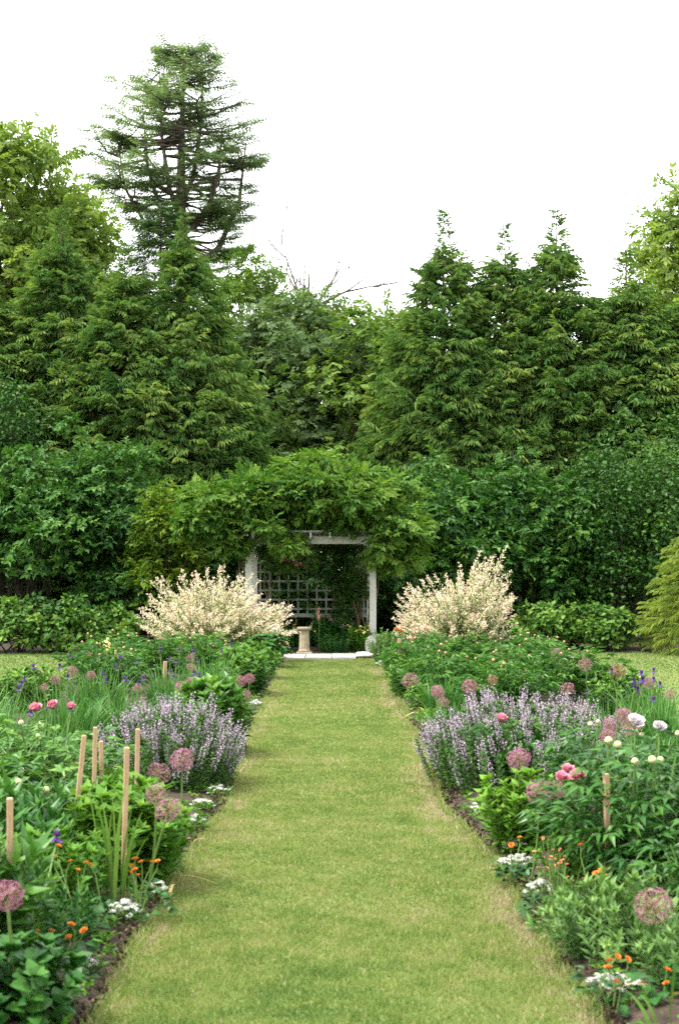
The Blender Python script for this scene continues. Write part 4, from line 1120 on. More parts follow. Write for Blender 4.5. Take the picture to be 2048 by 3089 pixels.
# ------------------------------------------------------------------ dappled willows
def willow(label, x, y, rx, ry, lobes, n, seed):
    t = thing('dappled_willow', label, 'shrub', (x, y, 0), 0, 'cream and pink dappled willows at the far end of the beds')
    r = rngf(seed); a = Acc(); b = Acc()
    for i in range(n):
        (lx, lh, lw) = lobes[r.integers(len(lobes))]
        q = math.sqrt(r.random()); th = r.random() * 2 * PI
        e = np.array([lx + q * math.cos(th) * lw, q * math.sin(th) * ry, lh * math.sqrt(max(.05, 1 - .72 * q * q)) * (r.uniform(.6, 1.0) if r.random() < .72 else r.uniform(.98, 1.27))])
        s0 = np.array([e[0] * .22 + r.normal(0, .06), e[1] * .2, 0])
        m = s0 * .45 + e * .55 + np.array([0, 0, .18 * e[2]]); m[:2] -= (e - s0)[:2] * .10
        tt = np.linspace(0, 1, 6)[:, None]; pts = (1 - tt) ** 2 * s0 + 2 * tt * (1 - tt) * m + tt ** 2 * e
        b.add(tube_t(pts, np.linspace(.008, .0025, 6), 4))
        k = 110; u = np.sort(r.uniform(.14, 1.0, k) ** .85); seg = np.clip(u * 5, 0, 4.999); si = seg.astype(int); fr = (seg - si)[:, None]
        p = pts[si] * (1 - fr) + pts[si + 1] * fr
        dr = unit(pts[si + 1] - pts[si]); sd = rand_dir(r, k)
        off = np.clip(1.02 - u[:, None] ** 1.5, 0, 1) * r.uniform(0, .14, (k, 1)); p = p + sd * off
        d = unit(dr * .9 + sd * .9); nr = np.array([0, 0, .5]) + r.normal(0, .6, (k, 3))
        ti = np.clip(.0 + .70 * u ** .95 + r.normal(0, .21, k), 0, .82); ti = np.where((u > .86) & (r.random(k) < .75), r.uniform(.72, 1, k), ti)
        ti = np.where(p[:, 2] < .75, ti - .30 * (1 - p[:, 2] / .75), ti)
        ti = np.where(r.random(k) < .10, .1, ti)
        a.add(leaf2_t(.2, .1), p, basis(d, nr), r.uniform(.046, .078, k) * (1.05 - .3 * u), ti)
    link('foliage', a.mesh('willow_leaves', M['willow']), t, 'stuff')
    link('stems', b.mesh('willow_stems', M['twig']), t, 'stuff')
willow('left dappled willow with cream leaves and pink tips, in front of the left pergola post', gx(475, 25.8), 25.8, 1.4, .9, [(-.62, 1.38, .75), (.05, 1.5, .7), (.6, 1.35, .75), (.2, 1.25, 1.3), (1.2, 1.05, .5)], 420, 900)
willow('right dappled willow, taller on its right side, beside the right pergola post', gx(1060, 25.8), 25.8, 1.1, .85, [(-.6, 1.5, .6), (.25, 1.72, .6), (.6, 1.88, .5), (.1, 1.35, 1.1), (-.75, 1.1, .5)], 380, 910)

# ------------------------------------------------------------------ stones at the path end
def stone_t(rx, ry, rz, seed, n=10, m=14, amp=.18):
    v = []; f = []
    for i in range(n + 1):
        ph = PI * i / n
        for k in range(m):
            th = 2 * PI * k / m
            d = np.array([math.sin(ph) * math.cos(th), math.sin(ph) * math.sin(th), math.cos(ph)])
            q = 1 + amp * (2 * float(vnoise(d[0] * 1.7 + 5, d[1] * 1.7 + d[2] * 1.1 + 5, .7, seed)) - 1)
            v.append((d[0] * rx * q, d[1] * ry * q, d[2] * rz * q))
    for i in range(n):
        for k in range(m):
            k2 = (k + 1) % m; f.append((i * m + k, (i + 1) * m + k, (i + 1) * m + k2, i * m + k2))
    return T(v, f)
t = thing('stone_pedestal', 'small fluted stone pedestal standing before the pergola', 'pedestal', (gx(703, 28.6), 28.6, 0))
link('shaft', Acc().add(lathe_t([(.118, .05, 0), (.128, .07, 0), (.112, .09, .6), (.108, .12, 1), (.100, .42, 1), (.100, .46, .5), (.112, .475, 0)], 64, .010, 14)).mesh('shaft', M['stone'], True), t)
link('base', Acc().add(box_t(-.155, .155, -.155, .155, 0, .05, .008)).mesh('base', M['stone']), t)
link('cap', Acc().add(lathe_t([(.105, .475, 0), (.13, .488, 0), (.148, .505, 0), (.15, .535, 0), (.142, .548, 0)], 40)).mesh('cap', M['stone'], True), t)
sl = []
t = thing('stone_step', 'pale flat stone step across the end of the grass path', 'paving', (gx(737, 27.3), 27.3, 0))
for i, (x0, x1) in enumerate(((-.70, -.262), (-.252, .235), (.245, .70))):
    link('flagstone', Acc().add(box_t(x0, x1, -.62 + .02 * (i % 2), .62, -.03, .045 + .004 * i, .01)).mesh('flagstone', M['slab']), t)
o = link('rock', Acc().add(stone_t(.12, .11, .21, 4, amp=.3)).mesh('rock', M['rock'], True), loc=(gx(856, 28.2), 28.2, .17)); tag(o, 'upright grey weathered rock at the foot of the right pergola post', 'rock')
o = link('flat_stone', Acc().add(stone_t(.24, .2, .07, 6, amp=.35)).mesh('flat_stone', M['slab'], True), loc=(gx(846, 27.2), 27.2, .05)); tag(o, 'flat white stone on the grass below the grey rock', 'rock')
# planting in the shade of the pergola
PF = 'shade plants in front of the pergola lattice'
def shade_plant(label, u, D, r_, h, seed, kind, mat, fm=None, nf=0, fs=.03):
    t = thing('shade_plant', label, 'plant', (gx(u, D), D, 0), 0, PF); r = rngf(seed)
    link('foliage', mound_acc(r_, h, 60, LS[kind], .5, seed, .55).mesh('foliage', M[mat]), t, 'stuff')
    b = Acc()
    for i in range(nf):
        th = r.random() * 2 * PI; q = math.sqrt(r.random()) * r_
        p = np.array([q * math.cos(th), -abs(q * math.sin(th)), h * r.uniform(.75, 1.2)])
        b.add(tube_t([(p[0] * .5, p[1] * .5, 0), p * .98], [.004, .003], 4))
        o = link('flower', fm, t); o.location = p; o.scale = (fs * r.uniform(.8, 1.3),) * 3; o.rotation_euler = (r.normal(.4, .3), r.normal(0, .3), r.random() * 6)
    if nf: link('stems', b.mesh('stems', M['stem']), t, 'stuff')
PINKF = geum_flower_mesh(11, M['allium']); YELF = geum_flower_mesh(12, M['yellowpetal']); SALF = geum_flower_mesh(13, M['salmon'])
shade_plant('dark leafy plant behind the stone pedestal', 668, 30.2, .4, .55, 950, 'wide', 'dark', SALF, 3)
shade_plant('dark green plant with mauve flowers right of the stone pedestal', 745, 30.4, .42, .62, 951, 'bush', 'dark', PINKF, 9, .035)
shade_plant('dark green plant with mauve and pale flowers under the lattice centre', 790, 30.5, .42, .58, 952, 'bush', 'dark', PINKF, 9, .035)
shade_plant('yellow-flowered plant at the foot of the right pergola post', 832, 29.3, .3, .5, 953, 'bush', 'phlox', YELF, 13, .03)
shade_plant('low dark green plant beside the stone step', 775, 29.2, .45, .36, 954, 'bush', 'dark', YELF, 1)
shade_plant('dark green plant just left of the stone pedestal', 640, 29.2, .35, .45, 955, 'wide', 'dark')
# foxglove spire
t = thing('foxglove', 'single salmon foxglove spire rising under the lattice', 'flower', (gx(736, 30), 30, 0)); r = rngf(960)
link('stem', Acc().add(tube_t([(0, 0, 0), (0.01, 0, .5), (0, 0, .94)], [.009, .007, .004], 5)).mesh('stem', M['stem']), t)
a = Acc(); bell = lathe_t([(.3, 0, 0), (.55, .5, 0), (.8, 1, 0)], 7)
for i in range(26):
    an = i * 2.4; z = .68 + .25 * i / 26; a.add(bell, [(0, 0, z)], basis(np.array([[-math.sin(an), math.cos(an), 0]]), np.array([[math.cos(an), math.sin(an), -.5]])), .023 * (1.15 - .6 * i / 26), .7 + .3 * r.random())
link('bells', a.mesh('bells', M['salmon'], True), t, 'stuff')
# clematis on the pergola front
t = thing('climbing_rose', 'pink climbing rose flowers hanging under the left part of the pergola beam', 'flower', (gx(670, 29.5), 29.9, 0)); r = rngf(965); b = Acc(); a = Acc()
for i, (u, v) in enumerate(((627, 1283), (638, 1286), (655, 1270), (672, 1286), (680, 1298), (690, 1292), (700, 1284), (684, 1307), (695, 1303), (705, 1308), (655, 1292), (646, 1300), (665, 1296))):
    p = (gx(u, 29.7) - gx(670, 29.5), r.uniform(-.1, .05), gz(v, 29.7)); o = link('bloom', BLOOM['pinkopen'][0], t); o.location = p; o.scale = (r.uniform(.04, .06),) * 3; o.rotation_euler = (r.uniform(.6, 1.3), r.normal(0, .4), 0)
    b.add(tube_t([p, (p[0] * .6, p[1] + .05, 2.2), (p[0] * .3, .1, 2.45)], .004, 4))
clump_foliage(a, [(r.normal(0, .35), .05, r.uniform(1.6, 2.2), .16, .1, .14) for _ in range(16)], 12, twig_t(5, LEAF, .45, 966), .14, 967, .3, .5, .5, .3)
link('foliage', a.mesh('rose_foliage', M['wist']), t, 'stuff'); link('stems', b.mesh('rose_stems', M['twig']), t, 'stuff')

# ------------------------------------------------------------------ wooden stakes
def stake(label, u, v_top, D, lean=0.0, w=.0112, leany=0.0):
    z = gz(v_top, D); t = thing('wooden_stake', label, 'stake', (gx(u, D), D, 0), 0, 'square wooden stakes in the flower beds')
    t.rotation_euler = (leany, lean, .3)
    link('shaft', Acc().add(box_t(-w, w, -w, w, -.03, z - .001, .002)).mesh('shaft', M['wood']), t)
    link('cut_end', Acc().add(box_t(-w * .86, w * .86, -w * .86, w * .86, z - .001, z + .0015)).mesh('cut_end', M['woodend']), t)
stake('leaning wooden stake among the left peonies, left of the others', 160, 1698, 7.1, .10)
stake('wooden stake just right of the leaning one, beside the left catmint', 215, 1680, 7.9, .02)
stake('short-looking wooden stake in the middle of the left group', 239, 1712, 8.1, -.02)
stake('full-length wooden stake standing nearest the path in the left bed', 284, 1727, 6.5, .025)
stake('wooden stake at the right end of the left group, against the catmint', 313, 1684, 7.7, .02)
stake('wooden stake cut by the left picture edge', 24, 1844, 5.35, 0)
stake('weathered wooden stake in front of the right peony', 1405, 1787, 6.35, -.02)
stake('small far wooden stake near the yellow irises', 229, 1522, 18.5, 0, .02)
stake('small far wooden stake just right of the one near the yellow irises', 248, 1524, 18.9, 0, .02)
stake('small far wooden stake among the purple irises', 379, 1528, 17.0, .03, .02)
stake('small far wooden stake left of the right dappled willow', 920, 1475, 22.0, .02, .018)
stake('small far wooden stake below the right dappled willow', 1050, 1479, 21.5, 0, .018)

# ------------------------------------------------------------------ left bed
PG = 'leafy perennials in the flower beds'
mound('broad_leaved_plant', 'dark broad-leaved plant in the bottom left corner', -1.12, 4.8, .34, .28, 70, 'broad', 'dark', 1000, group=PG)
mound('broad_leaved_plant', 'dark leafy plant at the left edge above the bottom corner plant', -1.33, 5.35, .30, .54, 70, 'sage', 'peony', 1001, group=PG)
mound('phlox', 'bright green phlox mound behind the white candytuft in the left bed', -1.02, 7.1, .44, .48, 170, 'phlox', 'phlox', 1002, group=PG, rx=.85, ry=1.0)
mound('phlox', 'green phlox mound among the wooden stakes in the left bed', -1.28, 6.4, .34, .38, 80, 'phlox', 'phlox', 1003, group=PG, tint=.35)
mound('leafy_plant', 'narrow-leaved plant at the left edge below the leaning stake', -1.5, 6.7, .32, .52, 70, 'sage', 'dark', 1004, group=PG, tint=.6)
mound('glossy_bush', 'glossy green bush behind the left catmint beside the path', -1.0, 12.3, .42, .62, 130, 'bush', 'peony', 1005, group=PG, rx=.8, ry=1.1, tint=.5)
mound('glossy_bush', 'glossy green bush by the path below the left willow', -1.12, 18.6, .42, .55, 130, 'bush', 'peony', 1006, group=PG, ry=1.5, tint=.6)
mound('glossy_bush', 'low glossy green bush by the path nearest the left willow', -1.15, 21.6, .45, .52, 120, 'bush', 'peony', 1007, group=PG, ry=1.3, tint=.6)
mound('glossy_bush', 'green bush with an orange rose at the far left end of the path', -1.08, 24.3, .4, .55, 90, 'wide', 'dark', 1008, group=PG, tint=.6)
peony('pink-budded peony behind the stakes in the left bed', -1.62, 8.4, .52, .64, 22, 1020, True, [('pink', -.10, -.0, .74, .045)], 3)
peony('peony at the left picture edge with pink half-open blooms', -2.08, 8.9, .55, .66, 20, 1021, True, [('pink', .345, .1, .70, .05), ('pink', .27, -.05, .70, .045), ('pink', .45, .15, .69, .04)], 2)
peony('peony beside the light green phlox in the left bed', -1.5, 7.3, .42, .5, 16, 1022, True, [], 4)
FG = 'budded peonies in the middle of the beds'
for i, (x, y, r_, h, lab) in enumerate(((-3.2, 20.0, .55, .66, 'budded peony beside the pale yellow irises in the left bed'), (-2.45, 20.8, .55, .68, 'budded peony in front of the left half of the left willow'),
        (-1.75, 20.3, .5, .62, 'budded peony in front of the right half of the left willow'), (-2.75, 18.0, .55, .62, 'peony foliage in the left bed in front of the two small stakes'),
        (-3.3, 22.6, .5, .62, 'budded peony at the outer back corner of the left bed'), (-2.1, 22.8, .5, .62, 'budded peony just below the left willow'),
        (1.45, 17.0, .55, .62, 'budded peony by the path in the right bed behind the catmint'), (2.2, 17.6, .55, .66, 'budded peony in the middle of the right bed'),
        (2.95, 17.0, .55, .66, 'budded peony beside the lily stalk in the right bed'), (1.3, 20.0, .55, .62, 'budded peony by the path before the right willow'),
        (2.1, 20.8, .55, .66, 'budded peony in front of the middle of the right willow'), (2.95, 20.4, .55, .66, 'budded peony in front of the right half of the right willow'),
        (1.7, 22.8, .5, .62, 'budded peony just below the right willow'), (3.3, 23, .5, .6, 'budded peony at the outer back corner of the right bed'), (1.9, 14.9, .5, .6, 'peony foliage directly behind the right catmint'))):
    peony(lab, x, y, r_, h, 26, 1030 + i, False, [], 8 if y > 17.5 else 4, FG, budcol=FARBUD, tint=.5, bud_s=.016)
mound('leafy_plant', 'low narrow-leaved plant among the orange geums in the left foreground', -1.14, 5.8, .24, .26, 50, 'sage', 'dark', 1011, group=PG)
mound('leafy_plant', 'small green plant between the bottom left corner plant and the geums', -1.0, 5.3, .14, .14, 26, 'phlox', 'dark', 1012, group=PG)
catmint('left catmint clump with pale lavender spikes behind the stakes', -1.15, 10.5, .47, .66, .62, 230, 1100)
candys = [(290, 2150, .075, .05, 26, 'largest white candytuft clump at the foot of the full-length stake', .10), (365, 2092, .05, .04, 11, 'small white candytuft right of the full-length stake', .08), (393, 2015, .05, .05, 9, 'sparse white candytuft at the edge below the phlox mound', .09),
          (455, 1925, .05, .05, 14, 'white candytuft beside the phlox mound at the grass edge', .08), (470, 1880, .08, .05, 18, 'white candytuft on bare soil below the left catmint', .07), (195, 2275, .055, .04, 14, 'white candytuft beside the bottom left corner plant', .09),
          (590, 1640, .08, .08, 16, 'distant white candytuft by the path below the left glossy bush', .08), (500, 1845, .09, .06, 14, 'greyish white candytuft tucked under the left catmint', .06),
          (1125, 1892, .11, .06, 30, 'white candytuft on the soil below the right catmint', .07), (1200, 1985, .095, .06, 30, 'upper of the paired white candytufts by the right grass edge', .09), (1190, 2025, .10, .06, 30, 'lower of the paired white candytufts by the right grass edge', .08),
          (1250, 2095, .075, .06, 18, 'white candytuft at the edge of the grey-green sage', .10), (1318, 2180, .06, .05, 10, 'half-hidden white candytuft under the grey-green sage', .09), (1415, 2325, .095, .05, 30, 'white candytuft at the bottom right of the picture', .09),
          (882, 1545, .12, .1, 16, 'far white candytuft by the path near the flat white stone', .1), (920, 1606, .08, .08, 12, 'distant white candytuft by the right path edge', .08)]
for i, (u, v, rx, ry, n, lab, z) in enumerate(candys):
    D = 5090 / (v - 1333); candytuft(lab, gx(u, D), D, rx, ry, n, 1200 + i, z, .016 if D < 12 else .02)
def gl(u, v, D, x, y):   # a flower's place relative to its plant
    return (gx(u, D) - x, D - y, gz(v, D) - .02)
def geum_at(label, u0, D0, seed, pts, **kw):
    x = gx(u0, D0); geum(label, x, D0, seed, [gl(u, v, D0 + dd, x, D0) for (u, v, dd) in pts], **kw)
geum_at('orange geum in the lower left with its largest flower facing up', 130, 5.35, 1300, [(92, 2132, 0), (120, 2152, .05), (165, 2137, 0), (195, 2150, -.03), (110, 2165, .08), (85, 2155, .1), (160, 2165, .1)])
geum_at('orange geum left of the full-length stake', 190, 6.0, 1301, [(125, 1982, .1), (163, 1990, 0), (200, 1993, 0), (208, 1998, .05), (180, 2010, .1), (135, 1955, .1)])
geum_at('orange geum right of the full-length stake', 318, 6.35, 1302, [(303, 2016, 0), (312, 2010, .04), (292, 2012, .1), (320, 2022, 0), (295, 1976, .05), (313, 1986, .05), (327, 1992, 0), (350, 1992, .05), (365, 1990, .1), (305, 2003, .1)], fs=.015)
geum_at('single orange geum flower at the bottom left corner', 20, 4.75, 1303, [(22, 2352, -.05), (80, 2300, .05)], rosette=.1)
geum_at('single orange geum by the dry leaf at the right grass edge', 1185, 7.1, 1304, [(1180, 1952, 0), (1200, 1935, .2)], rosette=.08, h=.1)
geum_at('orange geum low in the right foreground', 1415, 4.95, 1305, [(1407, 2220, 0), (1425, 2210, .03), (1448, 2216, .05), (1403, 2236, 0), (1424, 2270, -.03)], rosette=.12)
geum_at('orange geum at the right picture edge', 1540, 4.95, 1306, [(1540, 2242, 0), (1538, 2272, 0), (1560, 2300, 0)], rosette=.1)
geum_at('orange geum in front of the right peony by the stake', 1380, 6.0, 1307, [(1376, 2018, 0), (1388, 2010, .03), (1395, 2026, .05), (1340, 1952, .1)], rosette=.1)
geum_at('orange poppies behind the bed at the far left path end', 655, 24.5, 1308, [(650, 1488, 0), (660, 1486, .1), (645, 1494, 0)], rosette=.2, h=.3, fs=.05)
geum_at('bright orange poppy beside the right dappled willow', 920, 23.6, 1309, [(916, 1456, 0), (924, 1459, .1)], rosette=.2, h=.4, fs=.06)
r = rngf(1320)
geum_at('salmon coral-bells with tiny flowers on thin stems before the right peony', 1290, 6.25, 1321, [(1285 + 38 * r.normal(), 1990 + 22 * r.normal(), .1 * r.normal()) for _ in range(26)], fm=[SALF], rosette=.16, h=.12, name='coral_bells', group='coral-bells', fs=.008)

# sword leaves of the tall iris among the stakes: each leaf by itself
def sword_iris(label, u, D, seed, leaves, flowers=(), fm=None, mat='bigiris'):
    x = gx(u, D); t = thing('bearded_iris', label, 'plant', (x, D, .01), 0, 'bearded irises'); r = rngf(seed)
    for (ub, ut, vt, w) in leaves:
        a = Acc(); xb = gx(ub, D) - x; xt = gx(ut, D) - x; h = gz(vt, D) - .01
        az = 0 if xt > xb else PI
        ribbon(a, (xb, r.normal(0, .04), 0), az + r.normal(0, .25), h * 1.05, w, min(.5, abs(xt - xb) / h * 1.0 + .02), r, .5 + r.normal(0, .15), 0, .3, 8, r.normal(PI / 2, .35))
        link('leaf', a.mesh('sword_leaf', M[mat]), t)
    b = Acc()
    for (uf, vf, dd) in flowers:
        p = np.array(gl(uf, vf, D + dd, x, D))
        b.add(tube_t([(0, 0, 0), (p[0] * .6, p[1] * .6, p[2] * .6), p - [0, 0, .03]], [.005, .004, .004], 5))
        o = link('flower', fm or IRISF[0], t); o.location = p; o.scale = (.036 if D < 10 else .05,) * 3; o.rotation_euler = (r.normal(0, .2), r.normal(0, .2), r.random() * 6)
    if flowers: link('stem', b.mesh('iris_stem', M['stem']), t)
sword_iris('tall sword-leaved iris just left of the full-length stake', 255, 6.4, 1400, [(235, 205, 1790, .014), (262, 240, 1830, .013), (268, 262, 1815, .012), (285, 325, 1855, .014), (270, 292, 1790, .013), (250, 220, 1840, .012), (278, 300, 1860, .013), (245, 255, 1870, .012), (292, 345, 1900, .009)])
sword_iris('fading iris with a drooping purple flower at the left', 70, 5.5, 1401, [(30, 10, 1900, .012), (60, 50, 1950, .012), (80, 120, 1930, .012), (95, 70, 2000, .01), (15, 5, 2080, .013), (45, 30, 2020, .012)], [(130, 1928, .4)])
sword_iris('sword-leaved iris at the bottom right corner', 1530, 4.6, 1402, [(1500, 1440, 2250, .012), (1530, 1490, 2290, .012), (1550, 1565, 2200, .012), (1570, 1590, 2100, .012), (1540, 1500, 2330, .011)])
sword_iris('pale yellow and white bearded irises at the outer edge of the left bed', 248, 19.5, 1403, [(235, 225, 1520, .02), (250, 248, 1515, .02), (262, 270, 1525, .02), (245, 238, 1530, .02)], [(248, 1478, 0), (252, 1490, .05), (247, 1503, 0), (268, 1510, .1)], IRISY)
IG = 'siberian iris clumps in the flower beds'
def fl(r, n, rr, h0, h1): return [(r.uniform(-rr, rr), r.uniform(-rr, rr), r.uniform(h0, h1)) for _ in range(n)]
r = rngf(1450)
for i, (x, y, r_, h, n, nf, lab) in enumerate(((-2.65, 11.4, .38, .68, 190, 5, 'purple siberian iris clump at the left picture edge'), (-2.2, 12.0, .36, .70, 190, 4, 'purple siberian iris clump left of the pink peony buds'), (-1.82, 12.6, .32, .66, 150, 5, 'purple siberian iris clump behind the left catmint'),
        (-3.1, 12.6, .38, .68, 150, 3, 'purple siberian iris clump at the far left, behind the edge clump'), (-1.72, 15.6, .36, .66, 170, 7, 'purple siberian iris clump amid the mauve alliums in the left bed'), (-2.5, 15.4, .4, .64, 170, 3, 'siberian iris clump left of the alliums in the left bed'), (-1.35, 14.4, .3, .58, 130, 4, 'siberian iris clump beside the double allium in the left bed'),
        (-1.5, 17.6, .36, .66, 170, 3, 'siberian iris leaves before the glossy bush in the left bed'), (-2.0, 9.9, .34, .62, 150, 3, 'siberian iris leaves left of the catmint'), (-2.6, 9.9, .34, .62, 150, 1, 'siberian iris leaves at the left edge behind the peonies'),
        (2.25, 11.4, .34, .66, 170, 4, 'purple siberian iris clump right of the right catmint'), (2.7, 11.6, .36, .68, 170, 5, 'purple siberian iris clump at the right picture edge'), (2.45, 10.2, .32, .62, 150, 1, 'siberian iris leaves behind the white peony bloom'), (3.0, 13.3, .36, .64, 150, 3, 'siberian iris clump at the outer edge of the right bed'),
        (1.25, 15.4, .3, .58, 150, 0, 'green iris leaves by the path behind the right catmint'), (1.15, 13.3, .28, .45, 120, 0, 'short iris leaves left of the right catmint'))):
    iris_clump(lab, x, y, r_, h, n, 1460 + i, fl(r, nf, r_, h * .88, h * 1.12), name='siberian_iris', group=IG)

# ------------------------------------------------------------------ right bed
peony('large dark peony with white and pink blooms in the right foreground', 1.42, 6.55, .52, .74, 28, 1500, True, [('white', .045, .25, .83, .044), ('white', .16, .25, .81, .034), ('white', .27, .1, .76, .03), ('pinkopen', -.35, -.02, .60, .04), ('pinkopen', -.28, -.05, .61, .045), ('pinkopen', -.31, .05, .63, .035)], 6)
peony('dark peony behind the stake at the right picture edge', 1.86, 7.1, .5, .76, 22, 1501, True, [], 3)
peony('dark peony between the right catmint and the white bloom', 1.72, 8.75, .42, .62, 18, 1502, True, [], 5)
peony('low peony foliage with one pink bud at the right picture edge', 1.62, 5.85, .42, .52, 18, 1503, True, [], 1, budcol=PINKBUD, bud_s=.024)
peony('pink peony bloom poking through the right catmint', 1.3, 9.9, .2, .5, 8, 1504, False, [('pink', gx(1157, 9.9) - 1.3, 0, gz(1668, 9.9) - .02, .055)], 0)
mound('phlox', 'light green phlox mound right of the white candytuft below the right catmint', 1.10, 7.9, .27, .42, 90, 'phlox', 'phlox', 1510, group=PG, tint=.7)
mound('phlox', 'low light green phlox before the right peony', 1.27, 6.9, .25, .33, 70, 'phlox', 'phlox', 1511, group=PG, tint=.65)
mound('sage', 'grey-green sage mound in the right foreground', 1.18, 5.7, .36, .32, 100, 'sage', 'sage', 1512, group=PG)
mound('sage', 'grey-green sage mound under the nearest right allium', 1.36, 5.2, .3, .30, 80, 'sage', 'sage', 1513, group=PG, tint=.42)
mound('sage', 'small low sage plant at the right grass edge', 1.06, 5.85, .14, .18, 30, 'sage', 'sage', 1514, group=PG, tint=.55)
mound('leafy_plant', 'leafy green plant at the bottom right corner', 1.6, 4.8, .25, .25, 40, 'wide', 'dark', 1515, group=PG)
catmint('right catmint clump, the widest mass of lavender spikes', 1.43, 10.5, .71, 1.0, .66, 300, 1520)
t = mound('lily', 'tall leafy lily stalk standing above the right peonies', gx(1312, 17.2), 17.2, .08, .92, 1, 'lily', 'phlox', 1530, group=PG)
mound('leafy_plant', 'small yellow-green plant by the right path edge above the catmint', 1.02, 14.2, .2, .22, 40, 'phlox', 'phlox', 1531, group=PG, tint=.8)
mound('leafy_plant', 'round-leaved green plant below the first right allium', 1.12, 16.2, .25, .3, 50, 'wide', 'phlox', 1532, group=PG, tint=.55)
mound('glossy_bush', 'green bush by the path at the left of the right bed', 1.05, 18.3, .34, .46, 90, 'bush', 'peony', 1533, group=PG, ry=1.3, tint=.6)
mound('glossy_bush', 'green bush by the path nearest the rock', 1.12, 21.6, .36, .46, 90, 'bush', 'phlox', 1534, group=PG, ry=1.3, tint=.3)
mound('lavender_bush', 'pale lavender bush between the right post and the right willow', 1.05, 24.6, .4, .62, 90, 'fine', 'sage', 1535, group=PG)
mound('leafy_plant', 'green filler plant behind the right irises', 3.2, 15.4, .45, .5, 80, 'bush', 'peony', 1536, group=PG, tint=.6)
mound('leafy_plant', 'green filler plant behind the left irises', -3.3, 15.8, .45, .5, 80, 'bush', 'peony', 1537, group=PG, tint=.6)
mound('leafy_plant', 'green leafy plant outside the right irises', 3.4, 11.8, .4, .5, 70, 'bush', 'peony', 1538, group=PG, tint=.5)

mound('leafy_plant', 'green leafy plant at the outer edge of the right bed behind the dark peonies', 2.2, 8.3, .4, .5, 70, 'bush', 'peony', 1540, group=PG, tint=.45)
mound('leafy_plant', 'green leafy plant at the outer edge of the left bed behind the peonies', -2.5, 8.6, .4, .5, 70, 'bush', 'peony', 1541, group=PG, tint=.5)
mound('leafy_plant', 'green leafy plant beside the low right-hand peony foliage', 1.9, 6.0, .32, .42, 60, 'bush', 'peony', 1542, group=PG, tint=.4)
mound('leafy_plant', 'green leafy plant beyond the stake cut by the left edge', -1.85, 6.2, .34, .45, 60, 'bush', 'peony', 1543, group=PG, tint=.5)
# ------------------------------------------------------------------ alliums
def allium(u, v, rp, label, old=False, fixed=None):
    D = fixed or .078 / (rp * K); z = gz(v, D)
    zc = z if fixed else min(max(z, .36 if v > 1620 else .5), .92)
    if zc != z: D = (EYE - zc) / ((v - 1333) * K)
    for _ in range(60):
        if not fixed and -.84 < gx(u, D) < .92: D *= 1.02
    R = rp * K * D; r = rngf(int(u * 7 + v)); x = gx(u, D); z = gz(v, D)
    t = thing('allium', label, 'flower', (x, D, 0), 0, 'mauve allium globes in the flower beds')
    dx, dy = r.normal(0, .05), r.normal(.04, .04)
    if -.8 < x < 0: dx = -.85 - x
    link('stem', Acc().add(curve_stem((dx, dy, 0), (0, 0, z - R * .1), (r.normal(0, .012), 0), .0055), tint=.5).mesh('allium_stem', M['stem'], True), t)
    o = link('flower_head', AOLD if old else AHEAD[r.integers(3)], t); o.location = (0, 0, z); o.scale = (R * 1.04, R * 1.04, R * r.uniform(.84, 1.05)); o.rotation_euler = (r.normal(0, .4), r.normal(0, .4), r.random() * 6)
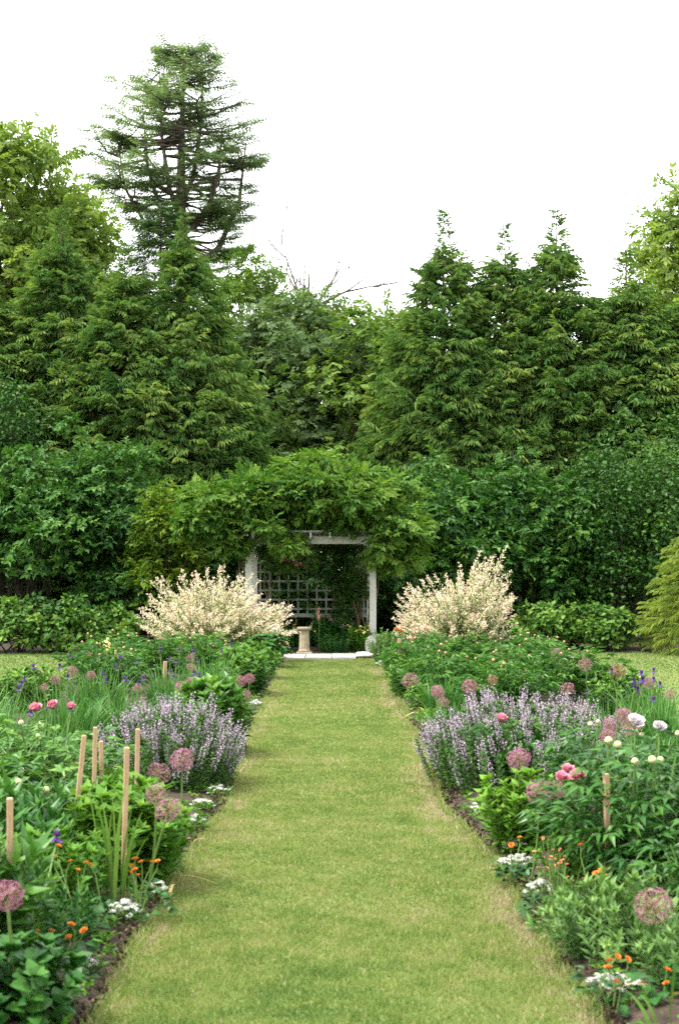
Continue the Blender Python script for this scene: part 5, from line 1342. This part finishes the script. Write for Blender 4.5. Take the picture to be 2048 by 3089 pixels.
for (u, v, rp, lab, *od) in (
    (420, 1755, 30, 'large mauve allium standing clear in front of the left catmint'), (367, 1786, 28, 'darker mauve allium just left of the clear one by the left catmint'),
    (361, 1835, 26, 'mauve allium touching the lowest one above the left phlox'), (389, 1870, 32, 'lowest large mauve allium above the left phlox, nearest the soil edge'),
    (18, 2068, 40, 'allium cut by the left picture edge in the foreground'), (576, 1567, 13, 'topmost allium of the cluster nearest the path, left bed'),
    (557, 1573, 14, 'allium touching the topmost of the path-side cluster, left bed'), (525, 1606, 16, 'lowest left allium of the path-side cluster, left bed'), (566, 1604, 14, 'lowest right allium of the path-side cluster, left bed'),
    (512, 1587, 13, 'leftmost allium of the path-side cluster, left bed'), (420, 1588, 16, 'left allium of the overlapping pair among purple irises'), (446, 1581, 19, 'right allium of the overlapping pair among purple irises'),
    (441, 1520, 11, 'small distant allium below the left willow'), (441, 1541, 11, 'small distant allium just under another, below the left willow'), (201, 1512, 11, 'brown faded allium against the left lawn', True),
    (168, 1551, 13, 'allium against the left lawn behind the purple irises'), (129, 1571, 13, 'allium at the left behind the pink peony bud'), (211, 1560, 11, 'allium near the far pair of stakes'), (103, 1588, 10, 'small allium amid the left siberian irises'),
    (318, 1590, 11, 'small allium above the left catmint'), (630, 1470, 10, 'far allium under the tip of the left willow'),
    (947, 1572, 20, 'allium beside the path, first in the right bed'), (1010, 1598, 17, 'allium above the small yellow-green plant, right bed'), (1023, 1622, 14, 'lower small allium by the path, right bed'),
    (1084, 1586, 18, 'allium just above the top of the right catmint'), (1137, 1571, 12, 'brown faded allium behind the right catmint', True), (896, 1530, 14, 'far allium at the right path edge near the rock'), (924, 1503, 9, 'tiny far allium below the right willow'),
    (1310, 1590, 17, 'allium right of the lily stalk behind the catmint'), (1350, 1534, 16, 'allium against the right lawn'), (1328, 1524, 13, 'allium touching the one against the right lawn'), (1284, 1510, 13, 'pale allium left of the lily stalk'),
    (1426, 1550, 19, 'brownish allium pair member against the right lawn', True), (1496, 1578, 15, 'pink-mauve allium rising above the right irises'), (1545, 1604, 13, 'allium at the right picture edge amid irises'),
    (1440, 1652, 20, 'upper allium of the group above the white peony bloom'), (1457, 1679, 25, 'largest allium of the group above the white peony bloom'), (1407, 1676, 19, 'left allium of the group above the white peony bloom'), (1402, 1700, 19, 'lowest allium of the group beside the white peony bloom'),
    (1198, 1753, 28, 'large allium in front of the right catmint'), (1244, 1830, 31, 'large allium left of the right peony by the light green phlox'), (1282, 1824, 27, 'allium overlapping the large one left of the right peony'),
    (1507, 2092, 47, 'largest allium globe, in the right foreground above the sage')):
    allium(u, v, rp, lab, bool(od and od[0] is True), {361: 6.55, 389: 6.45, 1244: 6.95, 1282: 7.0, 1440: 8.3, 1457: 8.1, 1407: 8.2, 1402: 8.1, 18: 4.7}.get(u))

# dry fallen strap leaves and weeds at the grass edges
a = Acc(); r = rngf(1700)
for (u, v, az, L) in ((1200, 1950, 2.2, .2), (1180, 1930, 2.5, .15), (1330, 2175, 3.0, .25), (420, 2055, 0, .2), (405, 2095, .3, .14), (445, 1960, .4, .16), (585, 1670, .5, .25), (575, 1690, -.4, .25), (955, 1665, 2.8, .3), (965, 1690, 2.3, .3), (940, 1650, 2.9, .3), (1450, 2345, 2.5, .25), (970, 1655, 1.9, .35)):
    D = 5090 / (v - 1333)
    for q in range(2): ribbon(a, (gx(u, D) + r.normal(0, .03) + (.08 if u > 758 else -.08), D + r.normal(0, .05), .03), az + r.normal(0, .9), L * r.uniform(.4, .75), .006 * (1 + D / 16), r.uniform(.9, 1.7), r, r.random())
o = link('fallen_leaves', a.mesh('fallen_leaves', M['straw']), kind='stuff'); tag(o, 'dry straw-coloured strap leaves lying along both bed edges', 'leaves')
a = Acc()
for sx in (0, 1):
    n = 420; y = 4.2 + 14 * r.random(n) ** 1.5; off = .05 + .22 * r.random(n)
    x = np.where(sx == 0, edge_left(y) - off, edge_right(y) + off)
    m = 6
    for k in range(m):
        th = r.random(n) * 2 * PI
        a.add(LEAF, np.stack([x + r.normal(0, .012, n), y + r.normal(0, .012, n), .05 + .03 * r.random(n)], 1), basis(np.stack([np.cos(th), np.sin(th), r.uniform(.1, .8, n)], 1), np.array([0, 0, 1.]) + r.normal(0, .3, (n, 3))), r.uniform(.02, .05, n), .45 + r.normal(0, .2, n))
o = link('weeds', a.mesh('weeds', M['phlox']), kind='stuff'); tag(o, 'tiny green weeds and seedlings on the soil along the grass edges', 'weeds')
